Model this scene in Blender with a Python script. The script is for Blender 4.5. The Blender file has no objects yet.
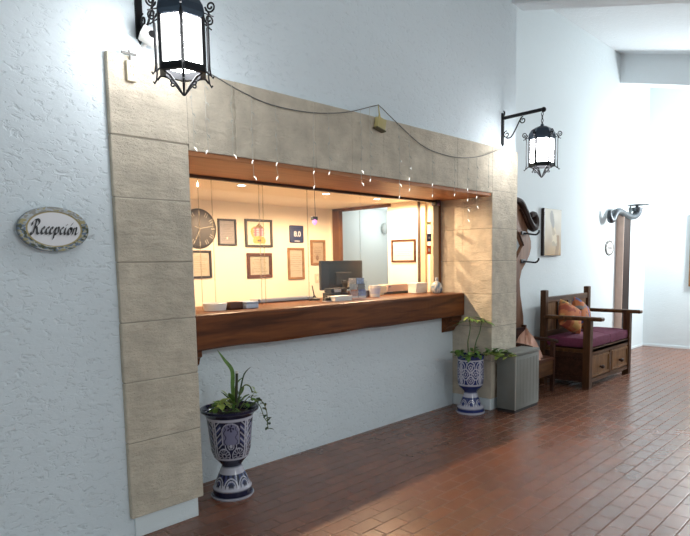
import bpy, bmesh, math, random
from mathutils import Vector, Matrix, noise
random.seed(7)
PI = math.pi
C = bpy.context.scene.collection
S = bpy.context.scene

# ------------------------------------------------------------------ materials
def mat(name, col, rough=.6, metal=0, var=0, vscale=6, bump=0, bscale=40, emit=None, estr=0, spec=.5, stretch=None, detail=6):
    m = bpy.data.materials.new(name); m.use_nodes = True
    nt = m.node_tree; b = nt.nodes['Principled BSDF']
    b.inputs['Base Color'].default_value = (*col, 1)
    b.inputs['Roughness'].default_value = rough
    b.inputs['Metallic'].default_value = metal
    b.inputs['Specular IOR Level'].default_value = spec
    if emit:
        b.inputs['Emission Color'].default_value = (*emit, 1); b.inputs['Emission Strength'].default_value = estr
    if var or bump:
        g = nt.nodes.new('ShaderNodeNewGeometry'); mp = nt.nodes.new('ShaderNodeMapping')
        nt.links.new(g.outputs['Position'], mp.inputs['Vector'])
        if stretch: mp.inputs['Scale'].default_value = stretch
    if var:
        n = nt.nodes.new('ShaderNodeTexNoise'); n.inputs['Scale'].default_value = vscale; n.inputs['Detail'].default_value = detail
        nt.links.new(mp.outputs[0], n.inputs['Vector'])
        r = nt.nodes.new('ShaderNodeValToRGB')
        r.color_ramp.elements[0].position = .3; r.color_ramp.elements[1].position = .7
        r.color_ramp.elements[0].color = (*[c*(1-var) for c in col], 1)
        r.color_ramp.elements[1].color = (*[min(1, c*(1+var)) for c in col], 1)
        nt.links.new(n.outputs['Fac'], r.inputs['Fac']); nt.links.new(r.outputs[0], b.inputs['Base Color'])
    if bump:
        n2 = nt.nodes.new('ShaderNodeTexNoise'); n2.inputs['Scale'].default_value = bscale; n2.inputs['Detail'].default_value = 5
        nt.links.new(mp.outputs[0], n2.inputs['Vector'])
        bp = nt.nodes.new('ShaderNodeBump'); bp.inputs['Strength'].default_value = bump; bp.inputs['Distance'].default_value = .02
        nt.links.new(n2.outputs['Fac'], bp.inputs['Height']); nt.links.new(bp.outputs[0], b.inputs['Normal'])
    return m

def plaster(name, col, strength=.5):
    """white lime plaster with trowel drags and little pits"""
    m = mat(name, col, .85, spec=.2); nt = m.node_tree; b = nt.nodes['Principled BSDF']
    g = nt.nodes.new('ShaderNodeNewGeometry'); mp = nt.nodes.new('ShaderNodeMapping')
    mp.inputs['Scale'].default_value = (1, 1, 1.7); mp.inputs['Rotation'].default_value = (0, .35, 0)
    nt.links.new(g.outputs['Position'], mp.inputs['Vector'])
    a = nt.nodes.new('ShaderNodeTexNoise'); a.inputs['Scale'].default_value = 24; a.inputs['Detail'].default_value = 4; a.inputs['Distortion'].default_value = .6
    nt.links.new(mp.outputs[0], a.inputs['Vector'])
    ra = nt.nodes.new('ShaderNodeMapRange'); ra.inputs['From Min'].default_value = .23; ra.inputs['From Max'].default_value = .46
    nt.links.new(a.outputs['Fac'], ra.inputs['Value'])          # sparse pits
    c = nt.nodes.new('ShaderNodeTexNoise'); c.inputs['Scale'].default_value = 5; c.inputs['Detail'].default_value = 8; c.inputs['Roughness'].default_value = .6
    nt.links.new(mp.outputs[0], c.inputs['Vector'])
    ad = nt.nodes.new('ShaderNodeMath'); ad.operation = 'ADD'
    nt.links.new(ra.outputs[0], ad.inputs[0]); nt.links.new(c.outputs['Fac'], ad.inputs[1])
    bp = nt.nodes.new('ShaderNodeBump'); bp.inputs['Strength'].default_value = strength; bp.inputs['Distance'].default_value = .018
    nt.links.new(ad.outputs[0], bp.inputs['Height']); nt.links.new(bp.outputs[0], b.inputs['Normal'])
    return m

def stone(name, col):
    m = mat(name, col, .9, var=.16, vscale=7, spec=.2); nt = m.node_tree; b = nt.nodes['Principled BSDF']
    g = nt.nodes.new('ShaderNodeNewGeometry'); mp = nt.nodes.new('ShaderNodeMapping'); mp.inputs['Scale'].default_value = (1, 1, 2.2)
    nt.links.new(g.outputs['Position'], mp.inputs['Vector'])
    n = nt.nodes.new('ShaderNodeTexNoise'); n.inputs['Scale'].default_value = 9; n.inputs['Detail'].default_value = 9; n.inputs['Roughness'].default_value = .65
    v = nt.nodes.new('ShaderNodeTexVoronoi'); v.inputs['Scale'].default_value = 45
    for q in (n, v): nt.links.new(mp.outputs[0], q.inputs['Vector'])
    rr = nt.nodes.new('ShaderNodeMapRange'); rr.inputs['From Max'].default_value = .25; rr.inputs['To Max'].default_value = .2
    nt.links.new(v.outputs['Distance'], rr.inputs['Value'])
    ad = nt.nodes.new('ShaderNodeMath'); ad.operation = 'ADD'
    nt.links.new(n.outputs['Fac'], ad.inputs[0]); nt.links.new(rr.outputs[0], ad.inputs[1])
    bp = nt.nodes.new('ShaderNodeBump'); bp.inputs['Strength'].default_value = .8; bp.inputs['Distance'].default_value = .028
    nt.links.new(ad.outputs[0], bp.inputs['Height']); nt.links.new(bp.outputs[0], b.inputs['Normal'])
    return m

def wood(name, dark, light, axis='x', rough=.45, scale=3, bump=.15):
    m = mat(name, light, rough, spec=.22); nt = m.node_tree; b = nt.nodes['Principled BSDF']
    g = nt.nodes.new('ShaderNodeNewGeometry'); mp = nt.nodes.new('ShaderNodeMapping')
    mp.inputs['Scale'].default_value = {'x': (.6, 7, 7), 'y': (7, .6, 7), 'z': (7, 7, .6)}[axis]
    nt.links.new(g.outputs['Position'], mp.inputs['Vector'])
    n = nt.nodes.new('ShaderNodeTexNoise'); n.inputs['Scale'].default_value = scale; n.inputs['Detail'].default_value = 7; n.inputs['Distortion'].default_value = .8
    nt.links.new(mp.outputs[0], n.inputs['Vector'])
    r = nt.nodes.new('ShaderNodeValToRGB'); r.color_ramp.elements[0].position = .32; r.color_ramp.elements[1].position = .68
    r.color_ramp.elements[0].color = (*dark, 1); r.color_ramp.elements[1].color = (*light, 1)
    nt.links.new(n.outputs['Fac'], r.inputs['Fac']); nt.links.new(r.outputs[0], b.inputs['Base Color'])
    bp = nt.nodes.new('ShaderNodeBump'); bp.inputs['Strength'].default_value = bump; bp.inputs['Distance'].default_value = .01
    nt.links.new(n.outputs['Fac'], bp.inputs['Height']); nt.links.new(bp.outputs[0], b.inputs['Normal'])
    return m

def brick_floor():
    m = mat('terracotta_floor', (.3, .14, .09), .4); nt = m.node_tree; b = nt.nodes['Principled BSDF']
    g = nt.nodes.new('ShaderNodeNewGeometry')
    mp = nt.nodes.new('ShaderNodeMapping'); mp.inputs['Location'].default_value = (.07, .02, .371)
    nt.links.new(g.outputs['Position'], mp.inputs['Vector'])
    br = nt.nodes.new('ShaderNodeTexBrick')
    br.inputs['Scale'].default_value = 1; br.inputs['Brick Width'].default_value = .2; br.inputs['Row Height'].default_value = .108
    br.inputs['Mortar Size'].default_value = .0075; br.inputs['Mortar Smooth'].default_value = .7; br.inputs['Bias'].default_value = 0
    br.inputs['Color1'].default_value = (.21, .079, .041, 1); br.inputs['Color2'].default_value = (.155, .064, .038, 1)
    br.inputs['Mortar'].default_value = (.165, .092, .06, 1)
    nt.links.new(mp.outputs[0], br.inputs['Vector'])
    n = nt.nodes.new('ShaderNodeTexNoise'); n.inputs['Scale'].default_value = 2.2; n.inputs['Detail'].default_value = 4
    nt.links.new(mp.outputs[0], n.inputs['Vector'])
    mr = nt.nodes.new('ShaderNodeMapRange'); mr.inputs['From Min'].default_value = .3; mr.inputs['From Max'].default_value = .7
    mr.inputs['To Min'].default_value = .82; mr.inputs['To Max'].default_value = 1.2
    nt.links.new(n.outputs['Fac'], mr.inputs['Value'])
    mx = nt.nodes.new('ShaderNodeVectorMath'); mx.operation = 'SCALE'
    nt.links.new(br.outputs['Color'], mx.inputs[0]); nt.links.new(mr.outputs[0], mx.inputs['Scale'])
    nt.links.new(mx.outputs[0], b.inputs['Base Color'])
    r2 = nt.nodes.new('ShaderNodeMapRange'); r2.inputs['To Min'].default_value = .27; r2.inputs['To Max'].default_value = .65
    nt.links.new(br.outputs['Fac'], r2.inputs['Value']); nt.links.new(r2.outputs[0], b.inputs['Roughness'])
    sp = nt.nodes.new('ShaderNodeMapRange'); sp.inputs['To Min'].default_value = .75; sp.inputs['To Max'].default_value = .25
    nt.links.new(br.outputs['Fac'], sp.inputs['Value']); nt.links.new(sp.outputs[0], b.inputs['Specular IOR Level'])
    n3 = nt.nodes.new('ShaderNodeTexNoise'); n3.inputs['Scale'].default_value = 14
    nt.links.new(mp.outputs[0], n3.inputs['Vector'])
    h = nt.nodes.new('ShaderNodeMath'); h.operation = 'MULTIPLY_ADD'; h.inputs[1].default_value = -1
    nt.links.new(br.outputs['Fac'], h.inputs[0]); nt.links.new(n3.outputs['Fac'], h.inputs[2])
    bp = nt.nodes.new('ShaderNodeBump'); bp.inputs['Strength'].default_value = .16; bp.inputs['Distance'].default_value = .006
    nt.links.new(h.outputs[0], bp.inputs['Height']); nt.links.new(bp.outputs[0], b.inputs['Normal'])
    return m

def painted(name, rough=.5, bump=0):
    """colour read from a painted mesh attribute (pottery, prints, fabric)"""
    m = mat(name, (1, 1, 1), rough, bump=bump, bscale=120); nt = m.node_tree
    a = nt.nodes.new('ShaderNodeAttribute'); a.attribute_name = 'paint'
    nt.links.new(a.outputs['Color'], nt.nodes['Principled BSDF'].inputs['Base Color'])
    return m

def thin_glass(name, refl=.07, tint=(1, 1, 1)):
    m = bpy.data.materials.new(name); m.use_nodes = True; nt = m.node_tree; nt.nodes.clear()
    o = nt.nodes.new('ShaderNodeOutputMaterial'); t = nt.nodes.new('ShaderNodeBsdfTransparent'); t.inputs[0].default_value = (*tint, 1)
    gl = nt.nodes.new('ShaderNodeBsdfGlossy'); gl.inputs['Roughness'].default_value = .03
    mx = nt.nodes.new('ShaderNodeMixShader'); mx.inputs[0].default_value = refl
    nt.links.new(t.outputs[0], mx.inputs[1]); nt.links.new(gl.outputs[0], mx.inputs[2]); nt.links.new(mx.outputs[0], o.inputs[0])
    return m

def emission(name, col, s):
    m = bpy.data.materials.new(name); m.use_nodes = True; nt = m.node_tree; nt.nodes.clear()
    o = nt.nodes.new('ShaderNodeOutputMaterial'); e = nt.nodes.new('ShaderNodeEmission')
    e.inputs[0].default_value = (*col, 1); e.inputs[1].default_value = s
    nt.links.new(e.outputs[0], o.inputs[0]); return m

M = dict(
    white=plaster('white_plaster', (.74, .82, .86), .42),
    smooth=plaster('smooth_white_plaster', (.74, .81, .83), .14),
    ceil=plaster('ceiling_plaster', (.74, .78, .80), .3),
    cream=mat('cream_paint', (.88, .76, .60), .7, var=.03, vscale=2),
    cream_light=mat('pale_cream_paint', (.9, .82, .68), .7),
    pale=mat('pale_blue_paint', (.80, .85, .84), .6),
    stone=stone('quarry_stone', (.60, .535, .43)),
    mortar=mat('dark_joint', (.36, .32, .255), .95),
    floor=brick_floor(),
    counter=wood('counter_wood', (.065, .020, .007), (.20, .066, .02), 'x', .4),
    soffit=wood('soffit_wood', (.34, .135, .055), (.46, .20, .085), 'x', .5),
    jamb=wood('jamb_wood', (.12, .05, .02), (.25, .11, .045), 'z', .45),
    sofa=wood('bench_wood', (.045, .018, .007), (.13, .056, .02), 'x', .45),
    sofaz=wood('bench_wood_upright', (.034, .013, .005), (.095, .04, .016), 'z', .45),
    panelw=wood('bench_panel_wood', (.13, .058, .02), (.25, .125, .048), 'z', .45),
    darkw=wood('dark_wood', (.022, .009, .006), (.06, .024, .014), 'x', .4),
    rackw=wood('rack_wood', (.13, .06, .035), (.25, .13, .075), 'z', .55),
    brownw=wood('plank_wood', (.012, .005, .0035), (.03, .013, .009), 'z', .5),
    palew=mat('pale_pink_lit_side', (.62, .45, .37), .7, var=.08),
    iron=mat('black_iron', (.012, .012, .014), .45, .6),
    dome=mat('blue_black_iron', (.06, .085, .12), .3, .6),
    grey=mat('grey_iron', (.08, .09, .10), .4, .7),
    black=mat('black_plastic', (.012, .012, .013), .4),
    screen=mat('monitor_back', (.009, .0095, .01), .3),
    whitep=mat('white_plastic', (.8, .8, .78), .4),
    ivory=mat('ivory_plastic', (.60, .55, .42), .45),
    ivoryd=mat('ivory_plastic_shaded', (.14, .12, .08), .5),
    brass=mat('old_yellow_plastic', (.50, .42, .18), .4),
    brassd=mat('dark_edge', (.10, .085, .04), .5),
    bulb=emission('bulb_glow', (1, .97, .9), 1.6),
    lantern=emission('lantern_pane_glow', (.96, .98, 1), 27),
    lens=emission('downlight_glow', (1, .93, .8), 14),
    clearb=mat('clear_bulb', (.55, .54, .48), .25),
    wire=mat('clear_wire', (.52, .50, .43), .4),
    cable=mat('grey_cable', (.16, .16, .15), .5),
    glass=thin_glass('window_glass', .045),
    edge=thin_glass('glass_edge', .25, (.90, .88, .80)),
    picglass=thin_glass('picture_glass', .05),
    frame_dark=mat('dark_frame_wood', (.02, .010, .007), .4),
    frame_red=wood('red_brown_frame', (.06, .02, .01), (.12, .04, .02), 'x', .4),
    frame_tan=wood('tan_frame', (.22, .11, .04), (.36, .19, .08), 'x', .4),
    paint=painted('painted_print', .6), glaze=painted('painted_glaze', .18), cloth=painted('printed_fabric', .85, .15),
    ink=mat('black_ink', (.01, .01, .012), .4), enamel=mat('white_enamel', (.82, .80, .80), .2),
    blue=mat('navy_board', (.02, .03, .10), .4), red=mat('red_sticker', (.75, .13, .04), .5), yellow=mat('yellow_sticker', (.72, .72, .22), .5),
    navy=mat('navy_sticker', (.02, .04, .13), .5),
    beige=mat('beige_aluminium', (.60, .48, .32), .4), trimdark=mat('dark_trim', (.05, .025, .015), .5),
    bin=mat('bin_grey_metal', (.215, .225, .205), .42, .35, var=.1, vscale=3), bindark=mat('bin_base', (.02, .02, .02), .6),
    purple=mat('purple_fabric', (.14, .026, .062), .95, var=.15, vscale=20, bump=.2, bscale=150),
    pink=mat('pink_cloth', (.62, .36, .27), .9, var=.08, bump=.3, bscale=60),
    soil=mat('dark_soil', (.03, .022, .015), .95, bump=.6, bscale=60),
    leaf=mat('green_leaf', (.10, .21, .04), .45, var=.3, vscale=25), leafp=mat('pale_green_leaf', (.27, .38, .09), .45, var=.2, vscale=25),
    leafd=mat('dark_green_leaf', (.025, .065, .02), .4, var=.3, vscale=25), stem=mat('green_stem', (.10, .15, .045), .5), cane=mat('dry_cane', (.045, .05, .025), .7), cut=mat('white_cut_end', (.75, .74, .68), .6),
    crystal=mat('pink_crystal', (.75, .3, .75), .1, emit=(.9, .35, .8), estr=.9),
    greyblue=mat('pale_grey_tray', (.50, .54, .58), .35), paper=mat('white_paper', (.85, .84, .80), .7), cardbrown=mat('brown_box', (.11, .045, .025), .5),
    pinkbox=mat('pinkish_beige_plastic', (.62, .42, .33), .5), creamp=mat('cream_plastic', (.82, .74, .50), .5), bluebox=mat('pale_blue_plastic', (.50, .58, .70), .4), clear=thin_glass('clear_acrylic', .1),
)

# ------------------------------------------------------------------ mesh builder
class MB:
    def __init__(s): s.v = []; s.f = []; s.c = None
    def add(s, vs, fs):
        o = len(s.v); s.v += [tuple(v) for v in vs]; s.f += [tuple(i+o for i in f) for f in fs]; return s
    def bm(s, bm, mtx=None):
        bm.verts.ensure_lookup_table(); bm.verts.index_update()
        s.add([(mtx @ v.co) if mtx else v.co for v in bm.verts], [[v.index for v in f.verts] for f in bm.faces]); bm.free(); return s
    def box(s, x0, x1, y0, y1, z0, z1, bev=0, seg=2, mtx=None, jit=0):
        bm = bmesh.new(); bmesh.ops.create_cube(bm, size=1)
        for v in bm.verts:
            v.co = Vector(((x0+x1)/2+v.co.x*(x1-x0), (y0+y1)/2+v.co.y*(y1-y0), (z0+z1)/2+v.co.z*(z1-z0)))
        if bev: bmesh.ops.bevel(bm, geom=bm.edges[:], offset=bev, segments=seg, affect='EDGES', profile=.6)
        if jit:
            for v in bm.verts: v.co += Vector([random.uniform(-jit, jit) for _ in range(3)])
        return s.bm(bm, mtx)
    def lathe(s, prof, n=32, cx=0, cy=0, cz=0, rot=0, cap=True):
        o = len(s.v); m = len(prof)
        for r, z in prof:
            for k in range(n):
                a = rot+2*PI*k/n; s.v.append((cx+r*math.cos(a), cy+r*math.sin(a), cz+z))
        for i in range(m-1):
            for k in range(n):
                k2 = (k+1) % n
                s.f.append((o+i*n+k, o+i*n+k2, o+(i+1)*n+k2, o+(i+1)*n+k))
        if cap:
            if prof[0][0] > 1e-4: s.f.append(tuple(o+k for k in reversed(range(n))))
            if prof[-1][0] > 1e-4: s.f.append(tuple(o+(m-1)*n+k for k in range(n)))
        return s
    def tube(s, pts, r, n=8, cap=True):
        pts = [Vector(p) for p in pts]; m = len(pts); o = len(s.v)
        rs = r if isinstance(r, (list, tuple)) else [r]*m
        up = None
        for i, p in enumerate(pts):
            t = (pts[min(i+1, m-1)]-pts[max(i-1, 0)]).normalized()
            if up is None:
                up = Vector((0, 0, 1)) if abs(t.z) < .9 else Vector((1, 0, 0))
            a = t.cross(up); a = a.normalized() if a.length > 1e-5 else t.orthogonal().normalized()
            up = a.cross(t).normalized()
            for k in range(n):
                w = 2*PI*k/n; s.v.append(tuple(p+rs[i]*(math.cos(w)*a+math.sin(w)*up)))
        for i in range(m-1):
            for k in range(n):
                k2 = (k+1) % n; s.f.append((o+i*n+k, o+i*n+k2, o+(i+1)*n+k2, o+(i+1)*n+k))
        if cap:
            s.f.append(tuple(o+k for k in reversed(range(n)))); s.f.append(tuple(o+(m-1)*n+k for k in range(n)))
        return s
    def prism(s, poly, d0, d1, axis='y'):
        """2-D outline (a, z) extruded between d0 and d1 along an axis"""
        n = len(poly)
        def P(a, z, d): return {'y': (a, d, z), 'x': (d, a, z), 'z': (a, z, d)}[axis]
        vs = [P(a, z, d0) for a, z in poly]+[P(a, z, d1) for a, z in poly]
        fs = [tuple(range(n)), tuple(range(2*n-1, n-1, -1))]+[(i, i+n, (i+1) % n+n, (i+1) % n) for i in range(n)]
        return s.add(vs, fs)
    def sphere(s, c, r, n=12, sc=(1, 1, 1)):
        bm = bmesh.new(); bmesh.ops.create_uvsphere(bm, u_segments=n, v_segments=max(6, n//2+2), radius=1)
        return s.bm(bm, Matrix.Translation(c) @ Matrix.Diagonal((r*sc[0], r*sc[1], r*sc[2], 1)))
    def sheet(s, fn, nu, nv, paint=None):
        """surface fn(u, v) with painted vertex colours paint(u, v)"""
        o = len(s.v)
        for j in range(nv+1):
            for i in range(nu+1):
                s.v.append(tuple(fn(i/nu, j/nv)))
                if paint:
                    if s.c is None: s.c = [(1, 1, 1)]*(len(s.v)-1)
                    s.c.append(paint(i/nu, j/nv))
        for j in range(nv):
            for i in range(nu):
                a = o+j*(nu+1)+i; s.f.append((a, a+1, a+nu+2, a+nu+1))
        return s
    def obj(s, name, m, parent=None, smooth=False, label=None, local=False):
        me = bpy.data.meshes.new(name)
        off = Vector((0, 0, 0))
        if parent is not None and not local:
            q = parent
            while q is not None: off += Vector(q.location); q = q.parent
        me.from_pydata([tuple(Vector(v)-off) for v in s.v], [], s.f)
        bm = bmesh.new(); bm.from_mesh(me)
        bmesh.ops.recalc_face_normals(bm, faces=bm.faces[:]); bm.to_mesh(me); bm.free()
        if s.c:
            at = me.attributes.new('paint', 'FLOAT_COLOR', 'POINT')
            for i, c in enumerate(s.c): at.data[i].color = (*c, 1)
        if smooth:
            me.polygons.foreach_set('use_smooth', [True]*len(me.polygons))
            try: me.set_sharp_from_angle(angle=math.radians(40))
            except Exception: pass
        o = bpy.data.objects.new(name, me); C.objects.link(o); me.materials.append(m)
        if parent is not None: o.parent = parent
        if label: o['label'] = label
        return o

def thing(name, label, cat, loc=(0, 0, 0), rz=0, group=None):
    o = bpy.data.objects.new(name, None); C.objects.link(o); o.empty_display_size = .1
    o.location = loc; o.rotation_euler = (0, 0, rz); o['label'] = label; o['category'] = cat
    if group: o['group'] = group
    return o
def tag(o, label, cat, group=None):
    o['label'] = label; o['category'] = cat
    if group: o['group'] = group
    return o
def struct(name, mb, m, label=None, smooth=False, parent=None):
    o = mb.obj(name, m, parent, smooth)
    o['kind'] = 'structure'
    if label: o['label'] = label; o['category'] = name.split('_')[0]
    return o
def copy_tree(o, parent=None):
    kids = list(o.children)
    c = o.copy(); C.objects.link(c)
    if parent is not None: c.parent = parent
    for k in kids: copy_tree(k, c)
    return c
def spiral(cx, cz, r0, r1, a0, turns, n=18):
    return [(cx+(r0+(r1-r0)*i/n)*math.cos(a0+turns*2*PI*i/n), cz+(r0+(r1-r0)*i/n)*math.sin(a0+turns*2*PI*i/n)) for i in range(n+1)]
def catmull(P, n=8):
    P = [Vector(p) for p in P]; out = []
    for i in range(len(P)-1):
        a = P[max(i-1, 0)]; b = P[i]; c = P[i+1]; d = P[min(i+2, len(P)-1)]
        for k in range(n):
            t = k/n
            out.append(.5*((2*b)+(c-a)*t+(2*a-5*b+4*c-d)*t*t+(3*b-a-3*c+d)*t**3))
    return out+[P[-1]]

# ------------------------------------------------------------------ the room
XP, XR = 3.25, 3.735           # right jamb, right corner of the reception block
ZT, ZL, ZB = 2.588, 2.148, .118  # stone top, lintel underside, stone bottom
YF, XE = .40, 8.83             # alcove wall, end wall
SL = .245
def zc(y): return 4.545+SL*(y-.45)

f = MB(); f.add([(-7, -7, 0), (XE, -7, 0), (XE, 6, 0), (-7, 6, 0), (-7, -7, -.1), (XE, -7, -.1), (XE, 6, -.1), (-7, 6, -.1)], [(0, 1, 2, 3), (7, 6, 5, 4), (0, 4, 5, 1), (1, 5, 6, 2), (2, 6, 7, 3), (3, 7, 4, 0)])
struct('floor', f, M['floor'], 'worn terracotta brick floor laid in running bond')
c = MB(); y0, y1 = -4.2, .55
c.add([(-7, y0, zc(y0)), (XE+.2, y0, zc(y0)), (XE+.2, y1, zc(y1)), (-7, y1, zc(y1)), (-7, y0, zc(y0)+.1), (XE+.2, y0, zc(y0)+.1), (XE+.2, y1, zc(y1)+.1), (-7, y1, zc(y1)+.1)], [(0, 1, 2, 3), (7, 6, 5, 4), (0, 4, 5, 1), (1, 5, 6, 2), (2, 6, 7, 3), (3, 7, 4, 0)])
struct('ceiling', c, M['ceil'], 'sloping white plastered ceiling')
def grid_wall(mb, x0, x1, z0, z1, yf, yb, jit=.004, step=.16):
    nx = max(2, int((x1-x0)/step)); nz = max(2, int((z1-z0)/step))
    def fn(u, v):
        x = x0+u*(x1-x0); z = z0+v*(z1-z0)
        e = 0 if u in (0, 1) or v in (0, 1) else jit*2*noise.noise(Vector((x*2.1, 3.3, z*2.1)))
        return (x, yf+e, z)
    mb.sheet(fn, nx, nz)
    mb.box(x0, x1, yf+.012, yb, z0, z1)
w = MB()
grid_wall(w, -7, -.03, 0, zc(.03), .03, .45)             # wall left of the opening, under the stone too
grid_wall(w, -.03, XR, ZT-.03, zc(.03), .03, .45)        # wall above the stone
w.box(XP+.02, XR-.015, .03, .62, 0, ZT)                       # core of right pier
w.box(-.4, -.03, .45, .72, 0, ZT)
w.box(-.03, XR, .45, .72, ZL+.03, zc(.03))
struct('wall_front', w, M['white'], 'white rough plastered reception wall')
w = MB(); grid_wall(w, -.03, XP, 0, .95, .468, .6)
struct('wall_counter', w, M['white'], 'white plastered wall below the reception counter')
w = MB(); grid_wall(w, XR-.3, XE, 0, zc(YF), YF, YF+.18, .0005)
struct('wall_alcove', w, M['smooth'], 'white plastered wall behind the wooden benches')
w = MB(); w.add([(XE, -7, 0), (XE, YF+.1, 0), (XE, YF+.1, zc(YF)), (XE, -4.2, zc(-4.2)), (XE, -7, zc(-4.2)), (XE+.2, -7, 0), (XE+.2, YF+.1, 0), (XE+.2, YF+.1, zc(YF)), (XE+.2, -4.2, zc(-4.2)), (XE+.2, -7, zc(-4.2))],
      [(4, 3, 2, 1, 0), (5, 6, 7, 8, 9), (0, 1, 6, 5), (1, 2, 7, 6), (2, 3, 8, 7), (3, 4, 9, 8), (4, 0, 5, 9)])
struct('wall_end', w, M['smooth'], 'bright white wall at the far end')
def beam(x0, x1, name, label, depth=.41, yw=YF):
    b = MB(); ya, yb = -4.2, yw+.02
    vs = []
    for x in (x0, x1):
        for y in (ya, yb): vs += [(x, y, zc(y)-depth), (x, y, zc(y)+.02)]
    b.add(vs, [(0, 2, 3, 1), (4, 5, 7, 6), (0, 4, 6, 2), (1, 3, 7, 5), (0, 1, 5, 4), (2, 6, 7, 3)])
    struct(name, b, M['ceil'], label)
beam(7.5, 7.78, 'trim_1', 'white plastered beam nearest the far end wall')
beam(3.65, 3.9, 'trim_2', 'grey shaded plastered beam above the corner of the reception wall', .42, .03)

# stone surround, one continuous dressed-stone facing with mortar behind
st = MB()
zs = [ZB, .54, .872, 1.197, 1.518, 1.857, 2.176, ZT]
def block(x0, x1, y0, y1, z0, z1, g=.002, bv=.006): st.box(x0+g, x1-g, y0, y1, z0+g, z1-g, bv, 2, jit=.0008)
for i in range(7): block(-.445, 0, 0+random.uniform(0, .004), .46, zs[i], zs[i+1])
xs = [0, .32, .65, .97, 1.325, 1.67, 2.0, 2.31, 2.66, 3.0, XP, XR]
for i in range(len(xs)-1): block(xs[i], xs[i+1], 0+random.uniform(0, .004), .62 if xs[i+1] <= XP else .4, ZL if xs[i+1] <= XP else 2.176, ZT, .0004, .003)
zr = [ZB, .50, .84, 1.168, 1.495, 1.812, 2.176]
for i in range(6):
    block(XP, XR, 0+random.uniform(0, .004), .34, zr[i], zr[i+1])
    block(XP, XR-.1, .34, .66, zr[i], zr[i+1])
struct('trim_3', st, M['stone'], 'pale quarry stone surround framing the reception window')
jm = MB(); jm.box(-.438, -.006, .005, .44, ZB+.01, ZT-.01); jm.box(.0, XR-.01, .005, .4, ZL+.012, ZT-.01); jm.box(XP+.007, XR-.012, .005, .6, ZB+.01, ZL)
struct('trim_4', jm, M['mortar'], 'dark mortar joints of the stone surround')
sk = MB(); sk.box(-.42, -.03, .018, .47, 0, ZB+.004, .006); sk.box(XP+.012, XR-.02, .018, .47, 0, ZB+.004, .006)
struct('baseboard_front', sk, M['smooth'], 'white plaster plinth under the stone surround')
sf = MB(); sf.box(.002, XP-.002, .012, .66, ZL-.03, ZL+.002, .003); 
struct('trim_5', sf, M['soffit'], 'orange brown wooden soffit under the stone lintel')
bb = MB(); bb.box(XE-.012, XE, -7, YF, 0, .035); bb.box(7.9, XE, YF-.012, YF, 0, .03)
struct('baseboard_end', bb, M['smooth'], 'low white skirting along the far end wall')

# reception room behind the glass
YB, ZI = 2.28, 2.15
w = MB(); w.box(-1.6, XP+.04, YB, YB+.12, 0, ZI+.1); struct('wall_back', w, M['cream'], 'warm cream back wall of the reception office')
w = MB(); w.box(-1.7, -1.6, .6, YB+.12, 0, ZI+.1); w.box(-1.6, -.03, .72, .74, 0, ZI); struct('wall_office_left', w, M['cream'])
DY0, DY1, DZ = 1.345, 2.11, 2.112
w = MB(); w.box(XP, XP+.04, .66, DY0, 0, ZI+.1); w.box(XP, XP+.04, DY1+.12, YB, 0, ZI+.1); w.box(XP, XP+.04, DY0, DY1+.12, DZ+.03, ZI+.1)
struct('wall_office_right', w, M['cream_light'], 'bright cream side wall of the reception office')
w = MB(); w.box(-1.7, XP+.04, .64, YB+.12, ZI, ZI+.1); struct('wall_office_top', w, M['cream'], 'cream office ceiling with recessed downlights')
d = MB(); d.box(XP-.012, XP+.045, DY1, DY1+.12, 0, DZ+.03, .004)
dn = struct('door_1', d, M['jamb'], 'brown wooden doorway beside the office back wall')
MB().box(XP-.012, XP+.045, DY0-.05, DY1+.12, DZ, DZ+.034, .004).obj('head_jamb', M['jamb'], dn)
MB().box(XP+.02, XP+.045, DY0-.03, DY0, 0, DZ, .003).obj('side_jamb', M['jamb'], dn)
# passage beyond the doorway
w = MB(); w.box(XP+.04, 5.6, 3.3, 3.4, 0, 2.4); w.box(5.5, 5.6, .75, 3.4, 0, 2.4); w.box(XP+.04, 5.6, .75, .85, 0, 2.4); w.box(XP+.04, XP+.2, YB+.12, 3.3, 0, 2.4)
for k in range(3): w.box(3.6+.62*k, 3.612+.62*k, 3.294, 3.3, 0, 2.4)
struct('wall_passage', w, M['pale'], 'pale blue white wall of the passage behind the doorway')
w = MB(); w.box(XP+.04, 5.6, .75, 3.4, 2.32, 2.42); struct('wall_passage_top', w, M['ceil'])

# window
wf = MB(); wf.box(0, XP, .625, .665, ZL-.05, ZL-.028)
win = struct('window_1', wf, M['trimdark'], 'sliding glass reception window')
for k, (a, b_) in enumerate(((.0, .97), (.955, 1.45), (1.435, 2.08), (2.065, 3.13))):
    yy = .638+.006*(k % 2)
    MB().box(a, b_, yy, yy+.004, 1.18, ZL-.03).obj('glass_pane', M['glass'], win)
for x in (.437, .545, .955, .992, 1.44):
    MB().box(x-.001, x+.001, .638, .648, 1.18, ZL-.03).obj('pane_edge', M['edge'], win)
MB().box(3.13, 3.222, .62, .665, 1.178, ZL-.03, .004).obj('window_post', M['beige'], win)
MB().box(3.222, 3.248, .61, .665, 1.178, ZL-.03, .002).obj('window_jamb', M['jamb'], win)
MB().box(XP-.02, XP+.002, .875, .905, 1.0, ZI-.005).obj('trim_strip', M['trimdark'], win)
MB().box(XP-.026, XP+.002, .80, .86, 1.0, ZI-.005).obj('trim_strip', M['beige'], win)

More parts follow.
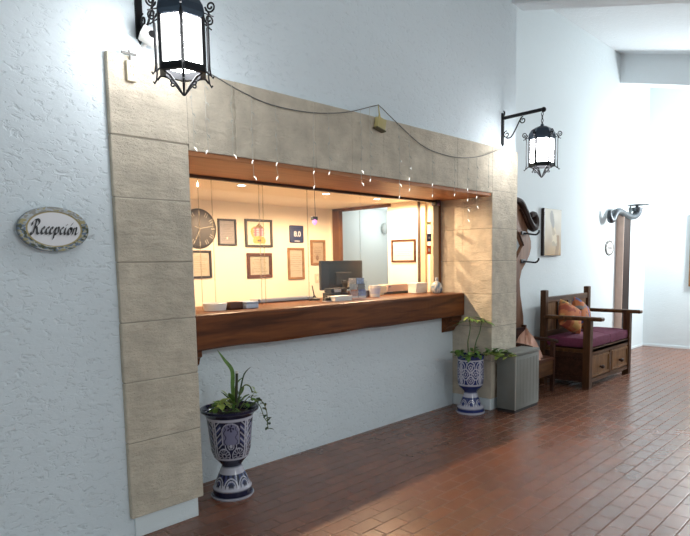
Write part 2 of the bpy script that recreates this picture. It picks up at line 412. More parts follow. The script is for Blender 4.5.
# ------------------------------------------------------------------ counter
cn = thing('reception_counter', 'thick dark wooden counter ledge below the reception window', 'counter', (1.6, .4, .93))
m_ = MB()
nx = 60; prof = [(.317, 1.150), (.323, 1.170), (.345, 1.176), (1.02, 1.176), (1.02, 1.13), (.49, 1.13), (.49, .945), (.335, .94), (.32, .955)]
def cfn(u, v):
    x = .004+u*(XP-.008); i = v*len(prof); k = int(round(i)) % len(prof); y, z = prof[k]
    q = .006*noise.noise(Vector((x*2.5, k*.7, 1.7)))
    if k in (0, 1, 2, 7, 8): y += q
    if k in (6, 7, 8): z += q*1.2-.012*(1-u)*0
    return (x, y, z)
m_.sheet(cfn, nx, len(prof))
n_ = len(prof)
m_.add([cfn(0, k/n_) for k in range(n_)], [tuple(range(n_))]); m_.add([cfn(1, k/n_) for k in range(n_)], [tuple(range(n_))])
m_.obj('worktop', M['counter'], cn)
cp = [(.345, .948), (.345, .90), (.37, .885), (.385, .845), (.42, .82), (.44, .785), (.47, .775), (.47, .948)]
for x0, x1 in ((.15, .235), (3.06, 3.235)):
    MB().prism(cp, x0, x1, 'x').obj('corbel', M['counter'], cn)

# ------------------------------------------------------------------ wall lanterns
def make_lantern(label, loc):
    t = thing('wall_lantern', label, 'lantern', loc, group='iron wall lanterns beside the reception window')
    L = .425; cx, cy = 0, -L
    b = MB(); b.box(-.019, .019, -.014, 0, -.245, .05, .003); b.tube([(0, -.008, -.245), (0, -.01, -.27)], [.014, .003])
    b.tube([(0, -.012-.6*abs(p), q) for p, q in spiral(.0, .05, .03, .008, -PI/2, 1.2)], .006, 6)
    b.obj('wall_plate', M['iron'], t, local=True)
    b = MB(); b.tube([(0, 0, 0), (0, -L-.01, .012)], .0165, 10); b.sphere((0, -L-.012, .008), .024)
    b.obj('arm', M['iron'], t, True, local=True)
    pts = [(0, p, q) for p, q in spiral(-.05, -.16, .008, .035, 0, 1.25)]
    pts2 = catmull([(0, -.05, -.195), (0, -.10, -.19), (0, -.15, -.12), (0, -.185, -.06), (0, -.215, -.02)], 6)
    b = MB(); b.tube(pts, .0055, 6); b.tube(pts2, .0065, 6); b.tube([(0, p, q) for p, q in spiral(-.225, -.052, .035, .008, PI/2, -1.3)], .0055, 6)
    b.obj('scroll_brace', M['iron'], t, True, local=True)
    b = MB()
    for k in range(4):
        z = -.03-.03*k; pp = [(.009*math.cos(a)*(k % 2), cy+.009*math.cos(a)*(1-k % 2), z+.018*math.sin(a)) for a in [2*PI*i/12 for i in range(13)]]
        b.tube(pp, .0035, 6)
    b.obj('chain', M['iron'], t, True, local=True)
    b = MB(); b.lathe([(.122, -.262), (.125, -.24), (.118, -.205), (.098, -.172), (.06, -.15), (.02, -.142), (.012, -.12)], 6, cx, cy, 0, 0)
    b.obj('dome_cap', M['dome'], t, local=True)
    R = .113
    b = MB()
    cor = [(cx+R*math.cos(PI/3*k), cy+R*math.sin(PI/3*k)) for k in range(6)]
    for k in range(6):
        x, y = cor[k]; b.tube([(x, y, -.25), (x, y, -.515)], .0105, 6)
    b.lathe([(R+.006, -.48), (R+.008, -.515), (R-.02, -.515), (R-.02, -.48), (R+.006, -.48)], 6, cx, cy, 0, 0, cap=False)
    b.lathe([(R+.004, -.25), (R+.004, -.265), (R-.02, -.265), (R-.02, -.25), (R+.004, -.25)], 6, cx, cy, 0, 0, cap=False)
    b.obj('lantern_frame', M['iron'], t, local=True)
    for k in range(6):
        a = Vector((*cor[k], 0)); c2 = Vector((*cor[(k+1) % 6], 0)); mid = Vector((cx, cy, 0))
        a = mid+(a-mid)*.95; c2 = mid+(c2-mid)*.95
        MB().add([(a.x, a.y, -.265), (c2.x, c2.y, -.265), (c2.x, c2.y, -.482), (a.x, a.y, -.482)], [(0, 1, 2, 3)]).obj('pane', M['lantern'], t, local=True)
    for k in range(6):
        ang = PI/3*k; ca, sa = math.cos(ang), math.sin(ang)
        def P(r, z): return (cx+r*ca, cy+r*sa, z)
        b = MB()
        b.tube([P(r, z) for r, z in spiral(.156, -.215, .006, .028, 0, -1.5)]+[P(.15, -.25), P(.142, -.262)], .0045, 6)
        b.tube([P(.17, -.262), P(.12, -.24)], .0035, 6)
        b.tube([P(.142, -.262), P(.141, -.50), P(.146, -.53), P(.158, -.545), P(.163, -.535)], .0042, 6)
        b.obj('corner_scroll', M['iron'], t, True, local=True)
        b = MB(); b.tube([P(*q) for q in [(.141, -.53), (.125, -.513), (.105, -.512), (.07, -.53), (.035, -.57), (.004, -.612)]], [.0045, .005, .005, .006, .006, .004], 6)
        b.tube([P(r, z) for r, z in spiral(.06, -.555, .014, .004, PI*.6, 1.2)], .004, 6)
        b.obj('finial_strap', M['iron'], t, True, local=True)
    return t
la = make_lantern('large black iron wall lantern at upper left, over the left stone pillar', (-.25, .03, 2.935))
lb = copy_tree(la); lb.location = (3.47, .03, 2.885)
lb['label'] = 'black iron lantern on the corner above the right stone pillar, beside the alcove'

# ------------------------------------------------------------------ sign, boxes on the stone
def ribbon(mb, strokes, to3, nib=.05, ang=.75):
    nx_, ny_ = math.cos(ang)*nib/2, math.sin(ang)*nib/2
    for s in strokes:
        pts = catmull([(p[0], p[1], 0) for p in s], 6)
        vs = []
        for p in pts: vs += [to3(p.x-nx_, p.y-ny_), to3(p.x+nx_, p.y+ny_)]
        mb.add(vs, [(2*i, 2*i+1, 2*i+3, 2*i+2) for i in range(len(pts)-1)])
sg = thing('reception_sign', 'oval ceramic sign reading Recepción with a leafy painted border', 'sign', (-.748, .03, 1.68))
SX, SZ = .162, .108
def oval(u, v):
    r = u; a = 2*PI*v
    y = .004 if r > .985 else (-.008 if r > .78 else -.006)
    return (-.748+SX*r*math.cos(a), y-.004+ (.012 if r > .999 else 0), 1.68+SZ*r*math.sin(a))
def oval_paint(u, v):
    a = v*2*PI
    if u < .75: return (.80, .80, .82)
    if u < .79: return (.36, .29, .12)
    n1 = noise.noise(Vector((math.cos(a)*7, math.sin(a)*7, u*9))); n2 = noise.noise(Vector((math.cos(a)*11+5, math.sin(a)*11, u*13)))
    if u > .975: return (.10, .13, .17)
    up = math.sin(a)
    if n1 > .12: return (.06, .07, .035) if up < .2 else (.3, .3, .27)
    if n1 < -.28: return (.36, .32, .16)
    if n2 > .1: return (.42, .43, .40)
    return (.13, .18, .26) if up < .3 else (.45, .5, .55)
MB().sheet(oval, 40, 180, oval_paint).obj('plaque', M['glaze'], sg)
# cursive strokes, x in letter units
Ls = [
 # R
 [(.02, .10), (.10, -.06), (.22, .02), (.30, .40), (.40, .98), (.36, 1.0)], [(.08, .62), (.10, .86), (.28, 1.02), (.52, 1.04), (.66, .86), (.56, .62), (.34, .52)], [(.38, .52), (.50, .40), (.58, .08), (.72, 0), (.84, .14)],
 # e
 [(.84, .14), (1.0, .26), (1.12, .42), (1.06, .52), (.96, .42), (.92, .16), (1.0, .02), (1.14, .06), (1.24, .2)],
 # c
 [(1.52, .44), (1.46, .52), (1.34, .42), (1.30, .16), (1.38, .02), (1.52, .06), (1.62, .2)],
 # e
 [(1.58, .16), (1.72, .26), (1.84, .42), (1.78, .52), (1.68, .42), (1.64, .16), (1.72, .02), (1.86, .06), (1.98, .22)],
 # p
 [(1.98, .22), (2.14, .52), (2.08, .2), (1.98, -.36)], [(2.10, .28), (2.24, .50), (2.38, .46), (2.36, .16), (2.22, .0), (2.10, .08)],
 # c
 [(2.76, .44), (2.70, .52), (2.58, .42), (2.54, .16), (2.62, .02), (2.76, .06), (2.88, .22)],
 # i
 [(2.98, .50), (2.92, .2), (2.96, .02), (3.08, .06), (3.16, .18)], [(3.04, .68), (3.06, .74)],
 # ó
 [(3.44, .46), (3.32, .50), (3.22, .30), (3.24, .06), (3.36, .0), (3.50, .18), (3.52, .42), (3.44, .50), (3.44, .40), (3.6, .42)], [(3.42, .66), (3.56, .88)],
 # n
 [(3.72, .50), (3.68, .26), (3.62, .0)], [(3.66, .22), (3.80, .48), (3.94, .50), (3.94, .30), (3.90, .06), (4.02, .02), (4.14, .16)],
]
k_ = .052
tx = MB(); ribbon(tx, Ls, lambda x, y: (-.748+(x-2.08)*k_+(y-.3)*.012, .012-.0275, 1.675+(y-.3)*k_*1.25), .20, .75)
tx.obj('lettering', M['ink'], sg)

ob = thing('outlet_box', 'small ivory socket box on the top left stone block', 'box', (-.325, -.002, 2.505))
MB().box(-.352, -.302, -.026, 0, 2.452, 2.556, .006, 2).obj('case', M['ivory'], ob, True)
b = MB()
for z in (2.485, 2.525):
    for x in (-.334, -.320): b.box(x-.002, x+.002, -.0275, -.025, z-.006, z+.006)
b.box(-.328, -.326, -.0272, -.025, 2.50, 2.51); b.obj('socket_slots', M['ivoryd'], ob)
b = MB(); b.tube([(-.325, -.008, 2.556), (-.326, -.012, 2.58), (-.33, -.008, 2.61)], .005); b.box(-.37, -.29, -.012, .0, 2.588, 2.60, .003); b.obj('cord', M['cable'], ob)

cam_ = thing('security_camera', 'small white bullet camera under the large lantern bracket', 'camera', (-.24, .03, 2.70))
b = MB(); R_ = Matrix.Translation((-.235, -.07, 2.68)) @ Matrix.Rotation(.5, 4, 'Y') @ Matrix.Rotation(-.35, 4, 'Z')
b.box(-.055, .045, -.035, .035, -.032, .032, .01, 2, R_); b.obj('housing', M['whitep'], cam_, True)
b = MB(); b.lathe([(0, 0), (.018, .0), (.018, .006), (0, .006)], 16); 
bb2 = MB(); bb2.add([R_ @ (Matrix.Translation((.0, -.035, 0)) @ Matrix.Rotation(PI/2, 4, 'X')) @ Vector(v) for v in b.v], b.f); bb2.obj('lens', M['black'], cam_)
MB().tube([(-.235, -.05, 2.68), (-.236, .0, 2.66), (-.236, .03, 2.66)], .009).obj('bracket', M['whitep'], cam_)

# ------------------------------------------------------------------ fairy lights across the lintel
fl = thing('fairy_lights', 'string of small clear icicle lights draped across the stone lintel', 'string lights', (1.6, -.02, 2.6))
cab = [(-.10, -.012, 2.66), (.19, -.012, 2.582), (.36, -.012, 2.535), (.584, -.012, 2.498), (.92, -.012, 2.506), (1.255, -.012, 2.565), (1.586, .01, 2.672), (1.643, .01, 2.676), (1.805, -.008, 2.586), (2.12, -.012, 2.452), (2.396, -.012, 2.412), (2.70, -.012, 2.414), (3.025, -.012, 2.468), (3.326, -.012, 2.562)]
cpts = catmull(cab, 8)
MB().tube(cpts, .0034, 6).obj('cable', M['cable'], fl)
def cz(x):
    for a, b in zip(cpts, cpts[1:]):
        if a.x <= x <= b.x: return a.z+(b.z-a.z)*(x-a.x)/(b.x-a.x+1e-9)
    return 2.5
for x, ze in ((.02, 2.16), (.109, 2.153), (.286, 2.15), (.428, 2.035), (.616, 2.05), (.933, 2.02), (1.076, 2.125), (1.399, 2.08), (1.497, 2.115), (1.834, 2.015), (1.96, 2.08), (2.268, 2.055), (2.591, 2.085), (2.797, 1.87), (2.946, 2.0), (3.15, 2.2)):
    zt = cz(x) if x > -.1 else 2.6
    n = 8; pts = [(x+random.uniform(-.006, .006), -.016+random.uniform(-.003, .003), zt+(ze-zt)*i/n) for i in range(n+1)]
    s_ = MB().tube(pts, .0016, 5).obj('strand', M['wire'], fl)
    nb = max(3, int((zt-ze)/.085))
    for i in range(nb):
        z = ze+(zt-ze)*i/nb; dx = random.choice((-1, 1))*.01
        q = MB(); q.tube([(x, -.018, z+.004), (x+dx, -.022, z-.004), (x+dx*1.6, -.024, z-.02)], [.002, .0042, .0012], 6)
        q.obj('bulb', M['bulb'] if z < ZL+.03 else M['clearb'], s_)
ad = thing('plug_adapter', 'little yellowish plug adapter hanging from the light string above the lintel', 'adapter', (1.607, -.015, 2.56))
Rm = Matrix.Translation((1.60, -.02, 2.54)) @ Matrix.Rotation(.22, 4, 'Y')
MB().box(-.045, .045, -.03, .012, -.045, .035, .006, 2, Rm).obj('body', M['brass'], ad, True)
MB().box(-.05, .05, -.034, .015, -.056, -.044, .004, 2, Rm).obj('base_plate', M['brassd'], ad)
b = MB(); b.tube([(1.605, -.015, 2.56), (1.612, -.01, 2.61), (1.612, .0, 2.675)], [.017, .006, .004]); b.obj('cord', M['brass'], ad)

# ------------------------------------------------------------------ talavera planters
NAVY, WHT, MID = (.010, .013, .042), (.50, .50, .58), (.05, .065, .17)
def tal_paint(kind):
    P0 = NAVY if kind == 0 else (.018, .032, .15)
    def fn(u, z, zone):
        # u in 0..1 around, z height
        if zone in ('navy', 'rim'): return P0
        if zone == 'white':
            return WHT
        if zone == 'foot':
            return P0
        n = 4 if zone == 'body' else 7; a = (u*n+(.71 if kind == 0 else .97)) % 1; t = z
        if zone == 'cone':
            d = math.hypot((a-.5)*1.3, t-.05)
            if abs(d-.55) < .05 or abs(d-.36) < .04: return WHT
            if d < .22 or .42 < d < .5: return P0
            if t > .88 or t < .06: return WHT
            return P0 if d > .6 and (int(u*36) % 2) else MID
        # body panels
        x = a-.5
        if t > .95 or t < .04: return WHT
        if abs(abs(x)-.46) < .025: return WHT
        if kind == 0:
            # arched cartouche with a flower, fans below, leafy spandrels between the panels
            ax = abs(x)
            if t > .40:
                arch = math.hypot(x*1.0, max(0, t-.70)*1.15)
                if abs(arch-.25) < .012 or (ax > .238 and ax < .262 and t < .72): return WHT
                if arch < .25 and ax < .24:
                    fl = math.hypot(x, (t-.80)*1.1); an = math.atan2(t-.80, x)
                    if fl < .10 and math.cos(5*an+.6) > 0.1 and fl > .03: return P0
                    if fl < .025: return P0
                    if abs(ax-.17-.03*math.sin(t*30)) < .012: return P0
                    return (.20, .20, .31)
            d = math.hypot(x, (t-.36)*1.1)
            if t > .26:
                if abs(d-.17) < .013 or abs(d-.09) < .013: return WHT
                if d < .05: return WHT
            for sx_ in (-.23, .23):
                d = math.hypot(x-sx_, (t-.12)*1.1)
                if abs(d-.19) < .013: return WHT
                if d < .17 and d > .07 and abs((math.atan2(t-.12, x-sx_)/PI*6) % 1-.5) < .13: return WHT
                if abs(d-.06) < .012: return WHT
            if ax > .28 and t > .3:
                if abs(((t*7+ax*6)) % 1-.5) < .13: return WHT
                return P0 if ((t*7+ax*6)) % 2 < 1 else MID
            return P0
        # interlaced scrolls and half rosettes
        ax = abs(x)
        for cx_, cy_, r_ in ((0, .74, .20), (.5, .70, .22), (.25, .46, .2), (0, .22, .17), (.5, .20, .2)):
            d = math.hypot(ax-cx_, (t-cy_)*.95)
            if abs(d-r_) < .020 or abs(d-r_*.5) < .016: return WHT
            if d < r_*.2: return WHT
        if abs(ax*1.3-abs(t-.62)) < .022 and t > .35: return WHT
        return P0 if noise.noise(Vector((x*5, t*5, 1))) < .25 else MID
    return fn
def pot(t, prof, cx, cy, kind, label=None):
    """prof: list of (r, z, zone) bands; each zone is its own painted band"""
    pf = tal_paint(kind)
    mb = MB()
    rows = []
    zones = {}
    for r, z, zn in prof: zones.setdefault(zn, []).append(z)
    for i in range(len(prof)-1):
        (r0, z0, zn), (r1, z1, _) = prof[i], prof[i+1]
        steps = max(1, int(math.hypot(r1-r0, z1-z0)/.0045)) if zn in ('body', 'cone') else max(1, int(math.hypot(r1-r0, z1-z0)/.012))
        for k in range(steps): rows.append((r0+(r1-r0)*k/steps, z0+(z1-z0)*k/steps, zn))
    rows.append(prof[-1])
    lim = {}
    for r, z, zn in rows: a = lim.get(zn, (9, -9)); lim[zn] = (min(a[0], z), max(a[1], z))
    nu = 300; nv = len(rows)-1
    def g(u, v):
        r, z, zn = rows[round(v*nv)]; a = 2*PI*u; return (cx+r*math.cos(a), cy+r*math.sin(a), z)
    def pt(u, v):
        r, z, zn = rows[round(v*nv)]; lo, hi = lim[zn]
        return pf(u+.04, (z-lo)/max(1e-6, hi-lo), zn)
    mb.sheet(g, nu, nv, pt)
    return mb.obj('pot', M['glaze'], t, True, label)
def leaf_mb(mb, base, tip, width, droop=.0, side=None, n=6, fold=.15):
    """a pointed leaf from base to tip, slightly folded along its midrib"""
    base, tip = Vector(base), Vector(tip); d = tip-base
    s = side or d.cross(Vector((0, 0, 1)))
    s = Vector(s).normalized() if Vector(s).length > 1e-5 else Vector((1, 0, 0))
    nrm = s.cross(d).normalized(); vs = []
    for i in range(n+1):
        t = i/n; w = width*.5*math.sin(PI*min(1, .08+t*.92))**.8*(1 if t < 1 else 0); p = base+d*t+Vector((0, 0, -droop*t*t))+nrm*0
        vs += [p-s*w+nrm*w*fold*2, p, p+s*w+nrm*w*fold*2]
    fs = []
    for i in range(n):
        a = i*3; fs += [(a, a+1, a+4, a+3), (a+1, a+2, a+5, a+4)]
    return mb.add(vs, fs)
def sprig(t, pts, mstem, mleaf, nl, size, r=.0035, spread=1, start=.2, seed=0, outs=None):
    rnd = random.Random(seed); P = catmull(pts, 6)
    s = MB().tube(P, r, 6).obj('stem', mstem, t, True)
    for i in range(nl):
        f_ = start+(1-start)*(i+.5)/nl; p = P[min(len(P)-1, int(f_*(len(P)-1)))]
        a = rnd.uniform(0, 2*PI); L_ = size*rnd.uniform(.7, 1.2)
        dv = Vector((math.cos(a)*spread, math.sin(a)*spread, rnd.uniform(-.3, 1.1))).normalized()*L_
        leaf_mb(MB(), p, p+dv, L_*.42, L_*.2).obj('leaf', mleaf, s, True) if False else None
        q = MB(); leaf_mb(q, p, p+dv, L_*rnd.uniform(.45, .65), L_*.2); q.obj('leaf', mleaf, s, True)
    return s

PX, PY = .30, .15
p1 = thing('talavera_planter', 'navy and white painted urn planter at the foot of the left stone pillar', 'planter', (PX, PY, 0), group='painted urn planters below the counter')
pot(p1, [(.0, .001, 'white'), (.132, .0, 'white'), (.138, .012, 'white'), (.13, .02, 'foot'), (.123, .022, 'foot'), (.124, .062, 'white'), (.116, .07, 'white'), (.112, .085, 'cone'), (.075, .17, 'white'), (.066, .19, 'white'), (.062, .205, 'navy'), (.085, .235, 'navy'), (.11, .262, 'body'), (.126, .31, 'body'), (.133, .38, 'body'), (.139, .45, 'body'), (.150, .535, 'rim'), (.168, .556, 'rim'), (.184, .566, 'rim'), (.186, .580, 'rim'), (.172, .582, 'rim'), (.150, .56, 'rim'), (.145, .53, 'rim')], PX, PY, 0)
MB().lathe([(.147, .535), (.08, .55), (0, .555)], 24, PX, PY).obj('soil', M['soil'], p1)
# long blades, cut cane, arching shoot, ivy
def P1(x, y, z): return (PX+x, PY+y, z)
def blade(t, pts, w, m, nrm=(0, -1, .2)):
    P = catmull(pts, 6); mb = MB(); vs = []; n = len(P)
    for i, p in enumerate(P):
        d = (P[min(i+1, n-1)]-P[max(i-1, 0)]).normalized(); s = d.cross(Vector(nrm)).normalized()
        ww = w*.5*min(1, .35+2*i/n)*(1-(i/(n-1))**3)
        vs += [p-s*ww, p+Vector(nrm)*-.15*ww, p+s*ww]
    for i in range(n-1):
        a = 3*i; mb.f += [(a, a+1, a+4, a+3), (a+1, a+2, a+5, a+4)]
    mb.v = [tuple(v) for v in vs]; return mb.obj('leaf_blade', m, t, True)
blade(p1, [P1(.03, 0, .55), P1(.015, -.02, .70), P1(.01, -.03, .82), P1(-.045, -.03, .90), P1(-.10, -.04, .97)], .034, M['leaf'])
blade(p1, [P1(.05, .0, .56), P1(.08, -.01, .68), P1(.115, -.01, .78), P1(.165, -.02, .825)], .014, M['leafd'])
blade(p1, [P1(.06, .03, .56), P1(.08, .05, .66), P1(.10, .05, .72), P1(.14, .04, .75)], .018, M['leaf'])
c_ = MB().tube([P1(.035, -.02, .55), P1(.045, -.03, .80)], .009, 8).obj('cane', M['cane'], p1, True)
MB().tube([P1(.045, -.03, .80), P1(.0455, -.0305, .815)], .0095, 8).obj('cane_tip', M['cut'], c_)
ar = MB().tube(catmull([P1(.05, -.02, .58), P1(.07, -.03, .68), P1(.10, -.04, .715), P1(.13, -.05, .70), P1(.142, -.055, .66)], 6), .0045, 6).obj('stem', M['stem'], p1, True)
rnd = random.Random(3)
for i in range(9):
    b0 = P1(.142+rnd.uniform(-.01, .015), -.055, .70-.012*i); a = rnd.uniform(-1, 1)
    q = MB(); leaf_mb(q, b0, (b0[0]+.03*a+.01, b0[1]-.02, b0[2]+rnd.uniform(-.05, .04)), .018); q.obj('leaf', M['leafp'], ar, True)
for i in range(16):
    a = rnd.uniform(0, 2*PI); r_ = rnd.uniform(.0, .05); L_ = rnd.uniform(.05, .10)
    b0 = Vector(P1(.035+r_*math.cos(a), -.02+r_*math.sin(a), .56+rnd.uniform(0, .09)))
    q = MB(); leaf_mb(q, b0, b0+Vector((math.cos(a)*L_*.7, math.sin(a)*L_*.7, L_*rnd.uniform(.2, .8))), L_*.42); q.obj('leaf', M['leafp'] if i % 2 else M['leaf'], p1, True)
for k, (pp, nl, sz, mm) in enumerate((
    ([P1(-.05, -.03, .56), P1(-.10, -.06, .62), P1(-.13, -.09, .64)], 8, .075, 'leafp'),
    ([P1(-.06, .02, .56), P1(-.10, .0, .60), P1(-.14, -.01, .61)], 7, .07, 'leaf'),
    ([P1(-.08, -.07, .56), P1(-.07, -.12, .585), P1(-.02, -.15, .58)], 6, .045, 'leaf'),
    ([P1(.07, -.07, .56), P1(.11, -.11, .60), P1(.13, -.12, .62)], 5, .05, 'leaf'),
    ([P1(.10, -.02, .56), P1(.19, -.07, .60), P1(.225, -.09, .53), P1(.23, -.09, .44), P1(.235, -.09, .40)], 11, .042, 'leafd'),
    ([P1(.11, .03, .56), P1(.18, .03, .61), P1(.235, .0, .55), P1(.26, -.02, .46), P1(.285, -.03, .42)], 11, .042, 'leafd'))):
    sprig(p1, pp, M['stem'], M[mm], nl, sz, .003, seed=k+10)

QX, QY = 3.09, .14
p2 = thing('talavera_planter', 'smaller looking cobalt blue and white urn planter in the corner beside the grey bin', 'planter', (QX, QY, 0), group='painted urn planters below the counter')
pot(p2, [(.0, .001, 'white'), (.138, .0, 'white'), (.142, .014, 'white'), (.136, .024, 'foot'), (.13, .026, 'foot'), (.132, .06, 'white'), (.112, .072, 'white'), (.105, .085, 'cone'), (.072, .175, 'white'), (.066, .192, 'white'), (.062, .21, 'navy'), (.085, .235, 'navy'), (.112, .262, 'navy'), (.122, .285, 'body'), (.13, .34, 'body'), (.13, .44, 'body'), (.128, .54, 'rim'), (.132, .556, 'rim'), (.132, .575, 'rim'), (.118, .578, 'rim'), (.112, .55, 'rim')], QX, QY, 1)
MB().lathe([(.114, .545), (.08, .555), (0, .56)], 24, QX, QY).obj('soil', M['soil'], p2)
def P2(x, y, z): return (QX+x, QY+y, z)
for pp, seed in (([P2(-.03, 0, .56), P2(-.05, .0, .70), P2(-.04, -.02, .84), P2(-.06, -.02, .955)], 1), ([P2(.02, -.02, .56), P2(.05, -.03, .70), P2(.12, -.03, .80), P2(.14, -.04, .93)], 2)):
    P = catmull(pp, 6); s_ = MB().tube(P, [.007-.003*i/len(P) for i in range(len(P))], 7).obj('stem', M['stem'], p2, True)
    rnd = random.Random(seed)
    for i in range(11):
        a = 2*PI*i/11+rnd.uniform(-.2, .2); L_ = rnd.uniform(.10, .17)
        p = P[-1]+Vector((0, 0, -rnd.uniform(0, .05)))
        q = MB(); leaf_mb(q, p, p+Vector((math.cos(a)*L_, math.sin(a)*L_, L_*rnd.uniform(.0, .4))), L_*.24, L_*.3); q.obj('leaf', M['leafp'] if i % 3 == 0 else M['leaf'], s_, True)
for k, (pp, nl, sz, mm) in enumerate((
    ([P2(-.06, -.05, .56), P2(-.14, -.1, .60), P2(-.20, -.12, .60), P2(-.24, -.14, .57)], 17, .075, 'leaf'),
    ([P2(-.05, .02, .56), P2(-.14, .02, .62), P2(-.20, .02, .62), P2(-.25, .0, .60)], 17, .075, 'leaf'),
    ([P2(.06, -.06, .56), P2(.08, -.16, .61), P2(.13, -.25, .61), P2(.19, -.34, .60)], 24, .08, 'leaf'),
    ([P2(.05, -.07, .56), P2(.07, -.17, .59), P2(.09, -.28, .57), P2(.14, -.38, .575)], 22, .075, 'leafp'),
    ([P2(.0, -.07, .56), P2(-.02, -.1, .59), P2(-.04, -.13, .58)], 9, .065, 'leaf'),
    ([P2(.03, .02, .56), P2(.06, .02, .60), P2(.08, .0, .62)], 9, .07, 'leaf'))):
    sprig(p2, pp, M['stem'], M[mm], nl, sz, .003, seed=k+40)

# ------------------------------------------------------------------ bin
bn = thing('waste_bin', 'tall grey metal waste bin in front of the right stone pillar', 'bin', (3.55, -.13, 0))
BX0, BX1, BY0, BY1, BZ = 3.30, 3.79, -.235, -.03, .60
MB().box(BX0, BX1, BY0, BY1, .03, BZ-.035, .008, 2).obj('body', M['bin'], bn, True)
MB().box(BX0-.006, BX1+.006, BY0-.006, BY1+.004, BZ-.03, BZ, .006, 2).obj('lid', M['bin'], bn, True)
b = MB()
for i in range(7):
    x = BX0+.05+i*(BX1-BX0-.1)/6; b.box(x-.012, x+.012, BY0-.0015, BY0+.002, .06, BZ-.07, .002, 1)
b.obj('ribbed_panel', M['bin'], bn)
b = MB(); b.box(BX0, BX0+.012, BY0-.004, BY0+.008, .03, BZ-.03, .002); b.obj('corner_strip', mat('worn_metal_edge', (.42, .42, .38), .35, .6), bn)
MB().box(BX0+.01, BX1-.01, BY0+.008, BY1-.01, 0, .032).obj('base', M['bindark'], bn)

# ------------------------------------------------------------------ sofa bench
sx0, sx1, sy0, sy1 = 4.79, 6.12, -.35, .27
so = thing('wooden_settle', 'carved wooden settle with drawers and purple cushions in the alcove', 'bench', (5.45, -.04, 0))
pw = .085
for x in (sx0, sx1-pw):
    MB().box(x, x+pw, sy0, sy0+pw, 0, .80, .006).obj('front_post', M['sofaz'], so)
    MB().box(x, x+pw, sy1-.07, sy1, 0, 1.135, .014, 3).obj('back_post', M['sofaz'], so)
    ax = x+pw/2
    b = MB(); b.box(ax-.05, ax+.05, sy0-.13, sy1-.05, .795, .84, .018, 3); b.obj('armrest', M['sofa'], so)
b = MB(); b.box(sx0+pw-.01, sx1-pw+.01, sy1-.06, sy1-.02, .98, 1.05, .006); b.box(sx0+pw-.01, sx1-pw+.01, sy1-.06, sy1-.02, .55, .64, .004)
b.obj('back_rail', M['sofa'], so)
n = 4; x0 = sx0+pw; wd = (sx1-sx0-2*pw)/n
for i in range(n):
    MB().box(x0+i*wd+.02, x0+(i+1)*wd-.02, sy1-.045, sy1-.03, .63, .99, .003).obj('back_panel', M['panelw'], so)
for i in range(1, n):
    MB().box(x0+i*wd-.028, x0+i*wd+.028, sy1-.062, sy1-.02, .62, .99, .004).obj('back_stile', M['sofaz'], so)
b = MB(); b.box(sx0+.01, sx1-.01, sy0+.012, sy1-.01, .42, .46, .004); b.box(sx0+.02, sx1-.02, sy1-.05, sy1-.03, .08, .42)
b.box(sx0+.02, sx1-.02, sy0+.04, sy1-.04, .075, .1)
b.obj('seat_box', M['sofa'], so)
for xa in (sx0+.015, sx1-.05):
    q = MB(); q.box(xa, xa+.035, sy0+pw, sy1-.06, .08, .42); q.box(xa-.006, xa+.04, sy0+pw, sy1-.06, .35, .42, .004); q.box(xa-.006, xa+.04, sy0+pw, sy1-.06, .08, .14, .004)
    q.obj('side_panel', M['darkw'], so)  # darker wood paints in the shade on the settle's sides
b = MB(); xm = (sx0+sx1)/2
b.box(sx0+pw, sx1-pw, sy0+.012, sy0+.05, .385, .465, .004); b.box(sx0+pw, sx1-pw, sy0+.012, sy0+.05, .07, .115, .004); b.box(xm-.03, xm+.03, sy0+.012, sy0+.05, .1, .4, .003)
b.obj('front_frame', M['sofa'], so)
for a, c2 in ((sx0+pw+.005, xm-.033), (xm+.033, sx1-pw-.005)):
    dr = MB(); dr.box(a, c2, sy0+.02, sy0+.045, .12, .38, .004)
    dr = dr.obj('drawer', M['panelw'], so)
    fr = MB()
    for q in ((a+.012, c2-.012, .345, .368), (a+.012, c2-.012, .132, .155), (a+.012, a+.035, .155, .345), (c2-.035, c2-.012, .155, .345)): fr.box(q[0], q[1], sy0+.01, sy0+.022, q[2], q[3], .003)
    fr.obj('drawer_moulding', M['panelw'], dr)
    xm2 = (a+c2)/2
    kn = MB(); kn.sphere((xm2, sy0-.012, .225), .026, 12, (1.2, .9, .9)); kn.tube([(xm2, sy0+.02, .225), (xm2, sy0-.01, .225)], .014, 8); kn.obj('knob', M['darkw'], dr, True)
def cushion(mb, x0, x1, y0, y1, z0, z1, paint=None):
    bm = bmesh.new(); bmesh.ops.create_cube(bm, size=1)
    bmesh.ops.subdivide_edges(bm, edges=bm.edges[:], cuts=7, use_grid_fill=True)
    hx, hy, hz = (x1-x0)/2, (y1-y0)/2, (z1-z0)/2
    for v in bm.verts:
        x, y, z = v.co*2
        e = (1-x**6)*(1-y**6)
        zz = z*(.72+.35*e) if abs(z) > .99 else z*(.72+.35*e)
        kx = 1-.03*z*z; v.co = Vector(((x0+x1)/2+x*hx*kx, (y0+y1)/2+y*hy*kx, (z0+z1)/2+zz*hz+.004*noise.noise(Vector((x*3+x0, y*3, z)))))
    return mb.bm(bm)
for k, (a, c2) in enumerate(((sx0+.045, xm-.004), (xm+.004, sx1-.045))):
    o = cushion(MB(), a, c2, sy0+.02, sy1-.075, .458, .60).obj('seat_cushion', M['purple'], None, True)
    tag(o, ('purple seat cushion on the nearer left half of the wooden settle', 'purple seat cushion on the far right half of the wooden settle')[k], 'cushion', 'purple settle cushions')
